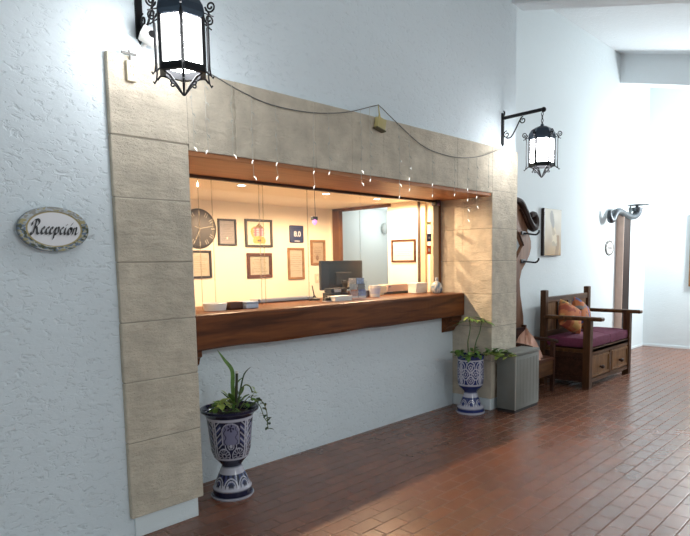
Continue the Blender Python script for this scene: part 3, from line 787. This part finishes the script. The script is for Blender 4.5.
def pillow(name, label, c, s, tilt, rz, roll, seed, cols):
    mb = MB(); mb.c = None
    T = Matrix.Translation(c) @ Matrix.Rotation(rz, 4, 'Z') @ Matrix.Rotation(tilt, 4, 'X') @ Matrix.Rotation(roll, 4, 'Y')
    def paint(u, v):
        n1 = noise.noise(Vector((u*4+seed, v*4, seed))); n2 = noise.noise(Vector((u*6, v*6+seed, 3)))
        if n1 > .28: return cols[1]
        if n1 < -.30: return cols[2]
        if n2 > .33: return cols[3]
        return cols[0]
    for sgn in (-1, 1):
        def fn(u, v):
            x, z = 2*u-1, 2*v-1; th = .085*((1-x**4)*(1-z**4))**.6
            pin = 1-.09*(1-x*x)*0; kx = 1-.08*(1-z*z)*abs(x); kz = 1-.08*(1-x*x)*abs(z)
            return T @ Vector((x*s/2*kx, sgn*th, z*s/2*kz))
        mb.sheet(fn, 30, 30, paint)
    o = mb.obj(name, M['cloth'], None, True); tag(o, label, 'pillow', 'throw pillows on the settle'); return o
OR, YE, BR_, BL = (.50, .155, .055), (.55, .30, .09), (.10, .04, .02), (.06, .12, .30)
pillow('throw_pillow', 'orange patterned throw pillow leaning behind the near armrest of the settle', (5.06, .015, .80), .36, -.38, -.15, .5, 1.3, (OR, YE, (.33, .07, .035), (.15, .12, .06)))
pillow('throw_pillow', 'orange throw pillow with a blue patch leaning in the middle of the settle back', (5.50, .06, .80), .36, -.33, .1, .55, 7.7, (OR, (.18, .16, .15), BL, BR_))

# ------------------------------------------------------------------ low bench beside the settle and pink cloth
sb = thing('low_bench', 'dark low wooden bench between the grey bin and the settle', 'bench', (4.2, .15, 0))
bx0, bx1, by0, by1 = 3.85, 4.51, -.07, .338
for x in (bx0, bx1-.045):
    MB().box(x, x+.045, by0, by0+.045, 0, .575, .004).obj('leg', M['darkw'], sb)
    MB().box(x, x+.045, by1-.045, by1, 0, .74, .004).obj('leg', M['darkw'], sb)
    P = catmull([(x+.022, by0-.04, .575), (x+.022, by0+.08, .592), (x+.022, by0+.25, .597), (x+.022, by1-.02, .615)], 6)
    MB().tube(P, .02, 8).obj('armrest', M['darkw'], sb, True)
MB().box(bx0, bx1, by0, by1, .365, .40, .008).obj('seat', M['frame_red'], sb)
MB().box(bx0+.03, bx1-.03, by0+.008, by0+.03, .2, .37, .003).obj('apron', M['sofa'], sb)
MB().box(bx1-.035, bx1-.01, by0+.03, by1-.03, .2, .37).obj('apron', M['darkw'], sb)
MB().box(bx0+.03, bx1-.03, by1-.04, by1-.015, .60, .72, .005).obj('back_rail', M['darkw'], sb)
cl = MB()
def clf(u, v):
    a = 2*PI*u; r = math.sin(PI*v/2)**.8
    k = 1+.22*noise.noise(Vector((math.cos(a)*2.2, math.sin(a)*2.2, v*1.5)))
    z = .402+.30*(1-r**1.5)*(1+.25*noise.noise(Vector((math.cos(a)*3, math.sin(a)*3, 4.2))))*1
    return (4.16+.26*r*k*math.cos(a)+.02*(1-r), .13+.17*r*k*math.sin(a), max(.402, z+.02*noise.noise(Vector((u*20, v*7, 0)))))
cl.sheet(clf, 48, 14)
tag(cl.obj('pink_cloth', M['pink'], None, True), 'crumpled pale pink cloth heaped on the low dark bench', 'cloth')

# ------------------------------------------------------------------ carved coat rack board
rk = thing('coat_rack', 'carved wooden coat rack board with iron hooks on the alcove wall', 'coat rack', (4.45, .38, .5))
outer = [(4.189, 2.171), (4.369, 2.149), (4.463, 2.10), (4.56, 2.04), (4.66, 2.035), (4.70, 1.98), (4.68, 1.92), (4.60, 1.845), (4.65, 1.80), (4.695, 1.72), (4.70, 1.64), (4.666, 1.56), (4.583, 1.47), (4.48, 1.38), (4.435, 1.268), (4.455, 1.092), (4.492, .972), (4.53, .839), (4.54, .719), (4.49, .62), (4.43, .542), (4.216, .55), (4.163, 1.05), (4.203, 1.332), (4.313, 1.478), (4.381, 1.535), (4.507, 1.668), (4.44, 1.75), (4.375, 1.83), (4.193, 1.928)]
bm = bmesh.new()
vs = [bm.verts.new((x, .35, z)) for x, z in outer]; fc = bm.faces.new(vs)
r_ = bmesh.ops.extrude_face_region(bm, geom=[fc])
for g in r_['geom']:
    if isinstance(g, bmesh.types.BMVert): g.co.y = .395
bmesh.ops.triangulate(bm, faces=[q for q in bm.faces if len(q.verts) > 4])
MB().bm(bm).obj('board', M['rackw'], rk)
b = MB(); P = catmull([(4.22, .34, 2.19), (4.40, .335, 2.16), (4.50, .33, 2.06), (4.58, .325, 1.95), (4.67, .32, 1.88), (4.735, .32, 1.90), (4.745, .32, 1.98), (4.70, .32, 2.03), (4.62, .325, 2.02)], 6)
b.tube(P, [.03+.02*math.sin(PI*i/len(P)) for i in range(len(P))], 8); b.obj('carved_scroll', M['brownw'], rk, True)
b = MB(); b.tube(catmull([(4.40, .33, 2.08), (4.50, .325, 1.98), (4.58, .32, 1.90), (4.66, .315, 1.85)], 6), .014, 6); b.tube([(4.385, .345, 1.82), (4.51, .345, 1.668)], .010, 6)
b.obj('carved_edge', M['darkw'], rk, True)
for z, x in ((1.81, 4.5), (1.485, 4.5)):
    b = MB(); b.tube(catmull([(x, .345, z), (x+.1, .30, z-.012), (x+.17, .27, z-.015), (x+.215, .26, z+.012), (x+.22, .26, z+.035)], 5), .011, 6); b.box(x-.05, x+.06, .338, .352, z-.022, z+.022, .003)
    b.obj('hook', M['iron'], rk, True)

# ------------------------------------------------------------------ pictures
def frame_thing(name, label, cat, x0, x1, z0, z1, y, fm, fw, paint, group=None, depth=.022, nu=60, nv=60, glass=True):
    """a flat framed picture hanging on a wall that faces -y"""
    t = thing(name, label, cat, ((x0+x1)/2, y, (z0+z1)/2), group=group)
    b = MB()
    for q in ((x0, x1, z1-fw, z1), (x0, x1, z0, z0+fw), (x0, x0+fw, z0+fw, z1-fw), (x1-fw, x1, z0+fw, z1-fw)): b.box(q[0], q[1], y-depth, y, q[2], q[3], .003, 1)
    b.obj('frame', fm, t)
    MB().sheet(lambda u, v: (x0+fw*.8+u*(x1-x0-1.6*fw), y-.006, z0+fw*.8+v*(z1-z0-1.6*fw)), nu, nv, paint).obj('print', M['paint'], t)
    if glass: MB().add([(x0+fw*.8, y-.010, z0+fw*.8), (x1-fw*.8, y-.010, z0+fw*.8), (x1-fw*.8, y-.010, z1-fw*.8), (x0+fw*.8, y-.010, z1-fw*.8)], [(0, 1, 2, 3)]).obj('glass', M['picglass'], t)
    return t
def cert(bg, ink, lines, mg=.15, seed=0, blob=None, head=None):
    rr = random.Random(seed); L_ = [(1-mg-(1-2*mg)*(i+.5)/lines, rr.uniform(.25, .5-mg*.5)) for i in range(lines)]
    bg, ink = tuple(q*.68 for q in bg), tuple(q*.6 for q in ink)
    def fn(u, v):
        if blob and math.hypot((u-blob[0])*1, (v-blob[1])) < blob[2]: return blob[3]
        for z, w_ in L_:
            if abs(v-z) < .3/lines*.5 and abs(u-.5) < w_ and math.sin(u*90+z*50) > -.5: return ink
        return bg
    return fn
G1 = 'framed certificates on the office back wall'
frame_thing('picture_frame', 'dark framed certificate low on the wall beneath the office clock', 'picture', 1.24, 1.552, 1.362, 1.643, YB, M['frame_dark'], .022, cert((.72, .62, .45), (.55, .45, .30), 9, .16, 1), G1)
frame_thing('picture_frame', 'narrow dark frame with a grey print right of the clock', 'picture', 1.645, 1.869, 1.695, 1.971, YB, M['frame_dark'], .018, cert((.47, .42, .40), (.36, .32, .31), 10, .14, 2, (.5, .25, .05, (.8, .75, .6))), G1)
def art(u, v):
    x, y = u-.52, v-.5
    if abs(x) > .40 or abs(y) > .42: return (.80, .70, .52)
    if math.hypot(x*1.0, (y+.30)*1.4) < .27 and y < -.1:
        return (.08, .04, .02) if math.hypot(x, (y+.3)*2) < .09 else (.55, .34, .06)
    if abs(x) < .22+.02*math.sin(v*40) and -.12 < y < .22: return (.30, .10, .16) if math.sin(y*70)+math.sin(x*30) > -.2 else (.62, .45, .50)
    if abs(x) < .20-abs(y-.22) and y >= .22: return (.22, .12, .03)
    if math.hypot(x+.12, y-.03) < .25+.05*noise.noise(Vector((u*8, v*8, 0))): return (.50, .32, .08)
    return (.80, .70, .52)
frame_thing('picture_frame', 'black framed colourful poster of a purple and gold emblem', 'picture', 1.981, 2.345, 1.68, 1.984, YB, M['frame_dark'], .026, art, G1)
frame_thing('picture_frame', 'reddish brown framed certificate directly under the colourful poster', 'picture', 1.993, 2.327, 1.344, 1.617, YB, M['frame_red'], .036, cert((.62, .55, .42), (.40, .33, .24), 8, .14, 4), G1)
frame_thing('picture_frame', 'tall tan framed certificate beneath the navy score board', 'picture', 2.56, 2.804, 1.313, 1.678, YB, M['frame_tan'], .026, cert((.72, .62, .46), (.55, .45, .32), 10, .13, 5), G1)
frame_thing('picture_frame', 'tan framed print beside the wooden doorway, behind the monitor top', 'picture', 2.911, 3.145, 1.474, 1.774, YB, M['frame_tan'], .028, cert((.66, .50, .32), (.46, .32, .19), 7, .2, 6, (.45, .25, .13, (.22, .12, .06))), G1)
sbd = thing('score_board', 'navy blue rounded board reading 8.0 on the office wall', 'sign', (2.70, YB, 1.837))
MB().box(2.598, 2.803, YB-.016, YB, 1.738, 1.936, .014, 3).obj('board', M['blue'], sbd, True)
def text_mesh(name, s, size, loc, parent, m, shear=0):
    cu = bpy.data.curves.new(name, 'FONT'); cu.body = s; cu.size = size; cu.align_x = 'CENTER'; cu.align_y = 'CENTER'; cu.shear = shear; cu.extrude = .001; cu.offset = .0012
    tmp = bpy.data.objects.new(name, cu); C.objects.link(tmp); bpy.context.view_layer.update()
    me = bpy.data.meshes.new_from_object(tmp.evaluated_get(bpy.context.evaluated_depsgraph_get()))
    bpy.data.objects.remove(tmp); me.materials.clear(); me.materials.append(m)
    o = bpy.data.objects.new(name, me); C.objects.link(o); o.parent = parent
    o.location = Vector(loc)-Vector(parent.location); o.rotation_euler = (PI/2, 0, 0); return o
text_mesh('lettering', '8.0', .085, (2.705, YB-.0175, 1.835), sbd, M['enamel'])
MB().box(2.66, 2.74, YB-.0175, YB-.015, 1.752, 1.760).obj('caption_line', M['enamel'], sbd)
# certificate on the office side wall (faces -x)
ct = thing('picture_frame', 'brown framed white certificate on the bright side wall right of the doorway', 'picture', (XP, 1.114, 1.62))
ya, yb, za, zb_ = .944, 1.284, 1.495, 1.743; fw = .02
b = MB()
for q in ((ya, yb, zb_-fw, zb_), (ya, yb, za, za+fw), (ya, ya+fw, za+fw, zb_-fw), (yb-fw, yb, za+fw, zb_-fw)): b.box(XP-.02, XP, q[0], q[1], q[2], q[3], .003, 1)
b.obj('frame', M['frame_red'], ct)
MB().sheet(lambda u, v: (XP-.006, yb-.016-u*(yb-ya-.032), za+.016+v*(zb_-za-.032)), 40, 40, cert((.85, .82, .74), (.74, .70, .62), 6, .2, 9)).obj('print', M['paint'], ct)
# office clock
ck = thing('wall_clock', 'large round dark grey wall clock partly behind the left stone pillar', 'clock', (1.42, YB, 1.86))
MB().add(*(lambda b: ([(1.42+v[0], YB-v[2], 1.86+v[1]) for v in b.v], b.f))(MB().lathe([(.0, .03), (.165, .03), (.19, .026), (.2, .016), (.2, 0)], 48))).obj('face', mat('clock_grey', (.07, .06, .052), .35, .3), ck, True)
b = MB()
for k in range(12):
    a = PI/2-k*PI/6; ca, sa = math.cos(a), math.sin(a)
    for w_, off in ((.008, -.011), (.008, .011)) if k % 3 else ((.011, 0),):
        vs = []
        for r in (.13, .175):
            for s_ in (-1, 1): vs.append((1.42+r*ca-(off+s_*w_/2)*sa, YB-.0312, 1.86+r*sa+(off+s_*w_/2)*ca))
        b.add(vs, [(0, 1, 3, 2)])
b.obj('hour_markers', mat('clock_marker', (.42, .38, .31), .4), ck)
b = MB()
for a, L_ in ((PI*1.36, .12), (PI*.06, .15), (PI*.9, .06)):
    b.tube([(1.42, YB-.036, 1.86), (1.42+L_*math.cos(a), YB-.036, 1.86+L_*math.sin(a))], .004, 6)
b.obj('hands', mat('clock_hand', (.5, .45, .36), .4), ck)
sw = thing('light_switch', 'cream light switch plate under the framed print by the doorway', 'switch', (3.01, YB, 1.318))
MB().box(2.973, 3.045, YB-.01, YB, 1.262, 1.372, .004).obj('plate', M['ivory'], sw); MB().box(2.995, 3.02, YB-.016, YB-.008, 1.295, 1.34, .003).obj('rocker', M['creamp'], sw)
# alcove canvas (deep edge, no frame)
cv = thing('canvas_picture', 'tall unframed canvas of pale and ochre figures on the alcove wall', 'picture', (5.27, YF, 1.84))
MB().box(5.04, 5.51, YF-.045, YF-.002, 1.548, 2.132, .003).obj('stretcher', M['frame_dark'], cv)
def figure(u, v):
    n1 = noise.noise(Vector((u*3, v*4, 2))); base = (.66, .60, .46)
    t = max(0, min(1, (.75-v)*1.4)); base = tuple(a+(b_-a)*t for a, b_ in zip((.55, .52, .43), (.36, .22, .08)))
    x = u-.5-.1*math.sin(v*5)
    if math.hypot(x*1.3, (v-.78)*.8) < .15: return (.22, .22, .20)
    if abs(x) < .1+.12*(.65-v) and .2 < v < .68: return (.36, .29, .18) if n1 > 0 else (.60, .51, .34)
    if abs(x-.2) < .1 and v < .45: return (.25, .14, .045)
    k = 1+.25*n1; return tuple(min(1, q*k) for q in base)
MB().sheet(lambda u, v: (5.055+u*.45, YF-.0462, 1.552+v*.576), 50, 60, figure).obj('print', M['paint'], cv)
# alcove oval plaque
pq = thing('oval_plaque', 'small oval ceramic plaque left of the brown wooden post', 'sign', (7.24, YF, 1.66))
def ov2(u, v): a = 2*PI*v; return (7.24+.17*u*math.cos(a), YF-.012+(.012 if u > .999 else 0), 1.66+.117*u*math.sin(a))
def ov2p(u, v):
    if u > .74: return (.10, .10, .09) if noise.noise(Vector((math.cos(v*2*PI)*6, math.sin(v*2*PI)*6, u*4))) > -.1 else (.40, .40, .38)
    return (.72, .72, .70)
MB().sheet(ov2, 14, 60, ov2p).obj('plaque', M['glaze'], pq)
b = MB(); ribbon(b, [[(x*.9, y) for x, y in s] for s in ([(-.8, 0), (-.65, .4), (-.5, 0), (-.35, .35), (-.2, 0)], [(-.1, .3), (.05, .4), (.1, 0), (.3, .3)], [(.35, .4), (.4, 0), (.6, .3), (.75, 0), (.85, .2)])], lambda x, y: (7.24+x*.1, YF-.0135, 1.645+y*.08), .1, .7)
b.obj('lettering', M['ink'], pq)
# frame on end wall (faces -x)
ep = thing('picture_frame', 'tan framed picture on the far end wall at the right edge', 'picture', (XE, -.7, 1.62))
ya, yb, za, zb_ = -1.15, -.30, 1.03, 2.20; fw = .05
b = MB()
for q in ((ya, yb, zb_-fw, zb_), (ya, yb, za, za+fw), (ya, ya+fw, za+fw, zb_-fw), (yb-fw, yb, za+fw, zb_-fw)): b.box(XE-.04, XE, q[0], q[1], q[2], q[3], .006, 1)
b.obj('frame', M['frame_tan'], ep)
MB().sheet(lambda u, v: (XE-.012, yb-.03-u*(yb-ya-.06), za+.03+v*(zb_-za-.06)), 20, 20, lambda u, v: (.7, .62, .5)).obj('print', M['paint'], ep)

# ------------------------------------------------------------------ post with iron ornament
po = thing('wooden_post', 'tall brown wooden post topped with a curved iron ornament beside the far wall', 'post', (7.66, .34, 0))
MB().box(7.519, 7.81, .29, .398, 0, 2.165, .004).obj('shaft', M['brownw'], po)
MB().box(7.505, 7.52, .288, .398, 0, 2.163, .002).obj('lit_side', M['palew'], po, label='pale pinkish lit side of the post')  # pale colour paints in the light on the post's left face
on = [(6.96, 2.20), (6.965, 2.12), (7.015, 2.065), (7.09, 2.08), (7.15, 2.145), (7.21, 2.185), (7.33, 2.205), (7.49, 2.185), (7.70, 2.15), (7.92, 2.15), (8.06, 2.19), (8.12, 2.25)]
P = catmull([(x, .30, z) for x, z in on], 6)
o = MB(); nP = len(P); o.tube(P, [.022+.028*min(1, i/12)+.022*max(0, (i-nP*.8)/(nP*.2)) for i in range(nP)], 10); o.obj('iron_ornament', M['grey'], po, True)
MB().lathe([(.0, 2.24), (.075, 2.245), (.085, 2.30), (.03, 2.31), (.03, 2.33), (.16, 2.335), (.17, 2.345), (.0, 2.348)], 20, 8.10, .30).obj('ornament_cup', M['grey'], po, True)

# ------------------------------------------------------------------ things on the counter
T = 1.177
CG = 'small desk things on the reception counter'
o = MB().lathe([(0, T), (.075, T), (.085, T+.05), (.08, T+.052), (.07, T+.01), (0, T+.01)], 28, .49, .57).obj('plastic_tub', M['whitep'], None, True)
tag(o, 'low round white tub at the left end of the counter', 'tub')
b = MB()
for q in ((.585, .69, .52, .53), (.585, .69, .60, .61), (.585, .595, .53, .60), (.68, .69, .53, .60)): b.box(q[0], q[1], q[2], q[3], T, T+.05)
b.box(.585, .69, .52, .61, T, T+.006)
tag(b.obj('letter_tray', M['cardbrown']), 'low dark brown open tray right of the white tub', 'tray')
b = MB(); b.box(.70, .81, .49, .60, T, T+.035, .006); b.box(.698, .812, .488, .602, T+.036, T+.05, .006)
tag(b.obj('storage_box', M['bluebox']), 'low pale blue lidded box beside the brown tray', 'box')
b = MB()
b.box(1.10, 1.72, .88, 1.0, T, T+.008); b.box(1.10, 1.72, .88, .89, T, T+.028); b.box(1.10, 1.72, .99, 1.0, T, T+.028); b.box(1.10, 1.11, .88, 1.0, T, T+.028); b.box(1.71, 1.72, .88, 1.0, T, T+.028)
tag(b.obj('document_tray', M['greyblue']), 'long pale grey tray lying along the back of the counter', 'tray')
pe = thing('desk_pen', 'black desk pen standing in its holder left of the monitor', 'pen', (1.62, .78, T))
MB().lathe([(0, T), (.05, T), (.05, T+.014), (.015, T+.026), (.012, T+.04), (0, T+.04)], 20, 1.62, .78).obj('holder', M['black'], pe, True)
MB().tube([(1.62, .78, T+.03), (1.60, .785, T+.13)], [.006, .004]).obj('pen', M['black'], pe, True)
be = thing('desk_bell', 'small dark domed bell at the counter front left of the white papers', 'bell', (1.58, .58, T))
MB().lathe([(.0, T), (.042, T), (.042, T+.006), (.0, T+.006)], 20, 1.58, .58).obj('bell_base', M['whitep'], be, True)
MB().lathe([(.038, T+.006), (.034, T+.022), (.02, T+.033), (.006, T+.036), (.006, T+.042), (0, T+.043)], 20, 1.58, .58).obj('dome', M['black'], be, True)
b = MB()
for i in range(6): b.box(1.60+random.uniform(-.006, .006), 1.80+random.uniform(-.006, .006), .50, .60, T+.007*i, T+.007*i+.006)
tag(b.obj('paper_stack', M['paper']), 'stack of white papers left of the brochure rack', 'papers')
br = thing('brochure_rack', 'clear rack of small colourful brochures standing on the counter', 'rack', (1.93, .56, T))
RB = Matrix.Translation((1.945, .575, T)) @ Matrix.Rotation(-.55, 4, 'Z')
b = MB()
for k in range(3): b.box(-.075, .075, -.045+.03*k, -.042+.03*k, .0+.05*k, .075+.055*k, mtx=RB)
b.box(-.078, .078, -.05, .05, 0, .004, mtx=RB); b.box(-.078, -.075, -.05, .05, 0, .16, mtx=RB); b.box(.075, .078, -.05, .05, 0, .16, mtx=RB)
b.obj('rack', M['clear'], br)
cols = [(.45, .18, .10), (.10, .12, .30), (.35, .35, .32), (.06, .05, .05), (.55, .45, .32), (.16, .25, .50)]
for k in range(3):
    for j in range(2):
        cc = cols[k*2+j]; x0_ = -.07+.072*j
        def pf(u, v, cc=cc, k=k, j=j): return tuple(min(1, q*(.6+1.6*abs(noise.noise(Vector((u*3+k, v*4+j, k*2+j)))))+.05) for q in cc) if v > .25 else (.75, .7, .65)
        MB().sheet(lambda u, v: RB @ Vector((x0_+u*.066, -.038+.03*k, .01+.05*k+v*.075)), 10, 10, pf).obj('brochure', M['paint'], br)
mon = thing('monitor', 'black flat monitor seen from behind on the office desk', 'monitor', (2.38, 1.2, .76))
RM = Matrix.Translation((2.365, 1.2, 1.375)) @ Matrix.Rotation(-.08, 4, 'Z')
MB().box(-.27, .27, -.02, .02, -.145, .145, .008, 2, RM).obj('screen_housing', M['screen'], mon, True)
MB().box(-.10, .10, -.045, -.015, -.10, .03, .01, 2, RM).obj('rear_cover', M['black'], mon)
b = MB(); b.box(-.03, .03, -.05, -.02, -.60, -.05, .004, 1, RM); b.box(-.13, .13, -.1, .1, -.615, -.60, .004, 1, RM); b.obj('stand', M['black'], mon)
ds = thing('office_desk', 'white office desk behind the reception counter', 'desk', (1.7, 1.3, 0))
b = MB(); b.box(.2, 3.2, 1.03, 1.55, .72, .758, .006); b.obj('desktop', M['paper'], ds)
for x in (.25, 3.1): MB().box(x, x+.05, 1.1, 1.5, 0, .72).obj('leg', M['paper'], ds)
b = MB(); b.box(1.79, 2.0, .74, .86, T, T+.055, .005); b.box(1.80, 1.98, .75, .85, T+.055, T+.095, .008)
ter = thing('card_terminal', 'black box shaped printer with a grey label in front of the monitor', 'printer', (1.89, .8, T))
b.obj('case', M['black'], ter); MB().box(1.83, 1.91, .743, .751, T+.06, T+.085).obj('front_label', M['greyblue'], ter)
b = MB(); b.box(2.05, 2.24, .70, .82, T, T+.06, .004); b.box(2.09, 2.19, .71, .81, T+.06, T+.10, .004)
tag(b.obj('wooden_box', M['cardbrown']), 'reddish brown stepped wooden box behind the brochure rack', 'box')
mg = thing('paper_cup_stack', 'white cup with faint blue print right of the brochure rack', 'cup', (2.27, .66, T))
MB().lathe([(0, T), (.045, T), (.055, T+.105), (.05, T+.105), (.042, T+.01), (0, T+.01)], 24, 2.27, .66).obj('cup', M['paper'], mg, True)
MB().lathe([(.0485, T+.03), (.0535, T+.08)], 24, 2.27, .66, cap=False).obj('print_band', mat('faint_blue_print', (.62, .64, .74), .6), mg, True)
b = MB(); b.box(2.44, 2.60, .80, .90, T+.02, T+.09, .006); b.box(2.46, 2.58, .82, .88, T, T+.02)
tag(b.obj('cream_box', M['creamp']), 'small cream coloured box beside the white cup', 'box')
pr = thing('beige_printer', 'pinkish beige flat printer with dark base on the counter', 'printer', (2.86, .9, T))
MB().box(2.66, 3.04, .84, .97, T+.022, T+.095, .006).obj('case', M['pinkbox'], pr); MB().box(2.67, 3.03, .845, .965, T, T+.022).obj('base', M['black'], pr)
b = MB()
for x in (2.69, 3.01): b.sphere((x, .84, T+.075), .009, 8)
b.obj('buttons', M['trimdark'], pr)
o = thing('white_box', 'white lidded carton at the right end of the counter', 'box', (3.02, .75, T))
MB().box(2.93, 3.11, .69, .80, T, T+.085, .004).obj('carton', M['paper'], o); MB().box(2.925, 3.115, .685, .805, T+.085, T+.105, .004).obj('lid', M['whitep'], o)
bt = thing('round_bottle', 'rounded white flask with a blue leaf pattern at the right end of the counter', 'bottle', (3.02, .50, T))
def btp(u, v):
    n1 = noise.noise(Vector((math.cos(u*2*PI)*3, math.sin(u*2*PI)*3, v*5)))
    return (.16, .24, .32) if n1 > .05 and .15 < v < .85 else (.62, .62, .58)
bprof = [(.028, 0), (.045, .01), (.058, .04), (.058, .07), (.045, .10), (.022, .118), (.014, .122)]
MB().sheet(lambda u, v: (3.02+[p for p in [bprof[min(6, int(v*6+.0001))]]][0][0]*math.cos(2*PI*u), .50+bprof[min(6, int(v*6+.0001))][0]*math.sin(2*PI*u), T+bprof[min(6, int(v*6+.0001))][1]), 40, 6, btp).obj('flask', M['glaze'], bt, True)
MB().lathe([(.014, T+.12), (.016, T+.155), (.012, T+.16), (0, T+.16)], 16, 3.02, .50).obj('neck', M['greyblue'], bt, True)
# stickers and gadgets on the glass
for nm, m_s, a, z0_, z1_, lb_ in (('window_sticker', 'yellow', 3.04, 1.872, 1.90, 'narrow yellow green sticker, topmost on the right glass pane'), ('window_sticker', 'navy', 3.045, 1.70, 1.78, 'navy square sticker in the middle of the right glass pane'), ('window_sticker', 'red', 3.04, 1.57, 1.66, 'orange red sticker lowest on the right glass pane')):
    o = MB().box(a, a+.07, .635, .6375, z0_, z1_).obj(nm, M[m_s]); tag(o, lb_, 'sticker', 'stickers on the right window pane')
    q = MB(); q.box(a+.014, a+.056, .6345, .6352, (z0_+z1_)/2-.004, (z0_+z1_)/2+.004) if m_s == 'yellow' else q.box(a+.02, a+.05, .6345, .6352, z0_+.03, z1_-.03)
    q.obj('sticker_mark', M['paper'] if m_s != 'navy' else M['greyblue'], o)
gc = thing('window_camera', 'small black camera at the top right corner of the glass', 'camera', (3.13, .58, 2.09))
MB().box(3.09, 3.16, .545, .615, 2.06, ZL-.031, .012, 2).obj('housing', M['black'], gc, True)
b = MB(); b.sphere((3.115, .548, 2.075), .016, 10); b.sphere((3.145, .548, 2.10), .008, 8); b.obj('lens', mat('violet_lens', (.2, .1, .2), .08), gc, True)
gp = thing('glass_pendant', 'pink glowing crystal pendant hanging behind the glass', 'ornament', (1.564, .70, 1.85))
MB().box(1.545, 1.60, .69, .72, 1.86, 1.89, .004).obj('clip', M['black'], gp)
MB().lathe([(0, 1.815), (.022, 1.838), (.022, 1.85), (.006, 1.868), (0, 1.87)], 6, 1.566, .695).obj('crystal', M['crystal'], gp)
MB().tube([(1.58, .70, 1.885), (1.575, .70, ZL-.0)], .0025, 6).obj('cord', M['trimdark'], gp)

# downlights
for k, (x, y) in enumerate(((1.126, 1.10), (2.084, 1.10), (2.804, 1.10), (.17, 1.10))):
    t = thing('downlight', ('round recessed downlight in the office ceiling, nearest the left of the clock wall', 'round recessed downlight in the office ceiling above the score board', 'round recessed downlight in the office ceiling by the doorway', 'recessed office downlight hidden behind the left stone pillar')[k], 'downlight', (x, y, ZI), group='office downlights')
    MB().lathe([(.032, ZI-.002), (.046, ZI-.004), (.05, ZI), (.032, ZI)], 24, x, y, cap=False).obj('ring', M['whitep'], t, True)
    MB().lathe([(.0, ZI-.0015), (.033, ZI-.0015)], 24, x, y, cap=False).obj('lens', M['lens'], t)
    L_ = bpy.data.lights.new('office_spot', 'SPOT'); L_.energy = POW if (POW := (46, 46, 60, 42)[k]) else 0; L_.color = (1, .72, .45); L_.spot_size = math.radians(178); L_.spot_blend = .25; L_.shadow_soft_size = .014
    lo = bpy.data.objects.new('office_spot', L_); C.objects.link(lo); lo.location = (x, y, ZI-.03)
# passage sconce
sc = thing('passage_sconce', 'small oval wall light glimpsed through the office doorway', 'sconce', (5.1, 3.3, 2.0))
MB().sphere((5.38, 3.26, 2.03), .07, 16, (.9, .5, 1.3)).obj('shade', mat('sconce_shade', (.5, .52, .5), .4), sc, True)

# ------------------------------------------------------------------ lamps
def lamp(kind, loc, e, col=(1, 1, 1), size=.3, rot=None, **k):
    L_ = bpy.data.lights.new('room_'+kind.lower(), kind); L_.energy = e; L_.color = col
    if kind == 'AREA': L_.shape = 'RECTANGLE'; L_.size = size; L_.size_y = k.get('sy', size)
    elif kind == 'POINT': L_.shadow_soft_size = size
    o = bpy.data.objects.new('room_'+kind.lower(), L_); C.objects.link(o); o.location = loc
    if rot: o.rotation_euler = rot
    return o
lamp('POINT', (5.1, 2.75, 2.1), 8, (.95, 1, .98), .12)                    # passage
lamp('POINT', (8.35, -1.3, 2.35), 190, (.93, .97, 1), .15)                  # lantern beyond the right edge
lamp('POINT', (.4, -5.2, 3.0), 90, (.92, .98, 1), .3)                     # unseen fill added behind the viewer to brighten the front wall
wd_ = bpy.data.worlds.new('evening'); S.world = wd_; wd_.use_nodes = True
wd_.node_tree.nodes['Background'].inputs[0].default_value = (.84, .95, 1, 1); wd_.node_tree.nodes['Background'].inputs[1].default_value = .5

# ------------------------------------------------------------------ camera
F, YAW, PITCH, ROLL = 593.948, .8201, -.0987, -.0146
cd = bpy.data.cameras.new('camera'); co = bpy.data.objects.new('camera', cd); C.objects.link(co); S.camera = co
cd.sensor_fit = 'HORIZONTAL'; cd.sensor_width = 36; cd.lens = F*36/690; cd.shift_x = -23.32/690; cd.shift_y = 53.0/690; cd.clip_start = .05
fw_ = Vector((math.sin(YAW)*math.cos(PITCH), math.cos(YAW)*math.cos(PITCH), math.sin(PITCH))); rt = Vector((math.cos(YAW), -math.sin(YAW), 0)); up = rt.cross(fw_)
r2 = math.cos(ROLL)*rt+math.sin(ROLL)*up; u2 = -math.sin(ROLL)*rt+math.cos(ROLL)*up
co.matrix_world = Matrix(((r2.x, u2.x, -fw_.x, -1.8372), (r2.y, u2.y, -fw_.y, -3.082), (r2.z, u2.z, -fw_.z, 1.5), (0, 0, 0, 1)))
S.view_settings.view_transform = 'Standard'; S.view_settings.exposure = .38
S.cycles.use_denoising = True; S.cycles.max_bounces = 8; S.cycles.sample_clamp_indirect = 4
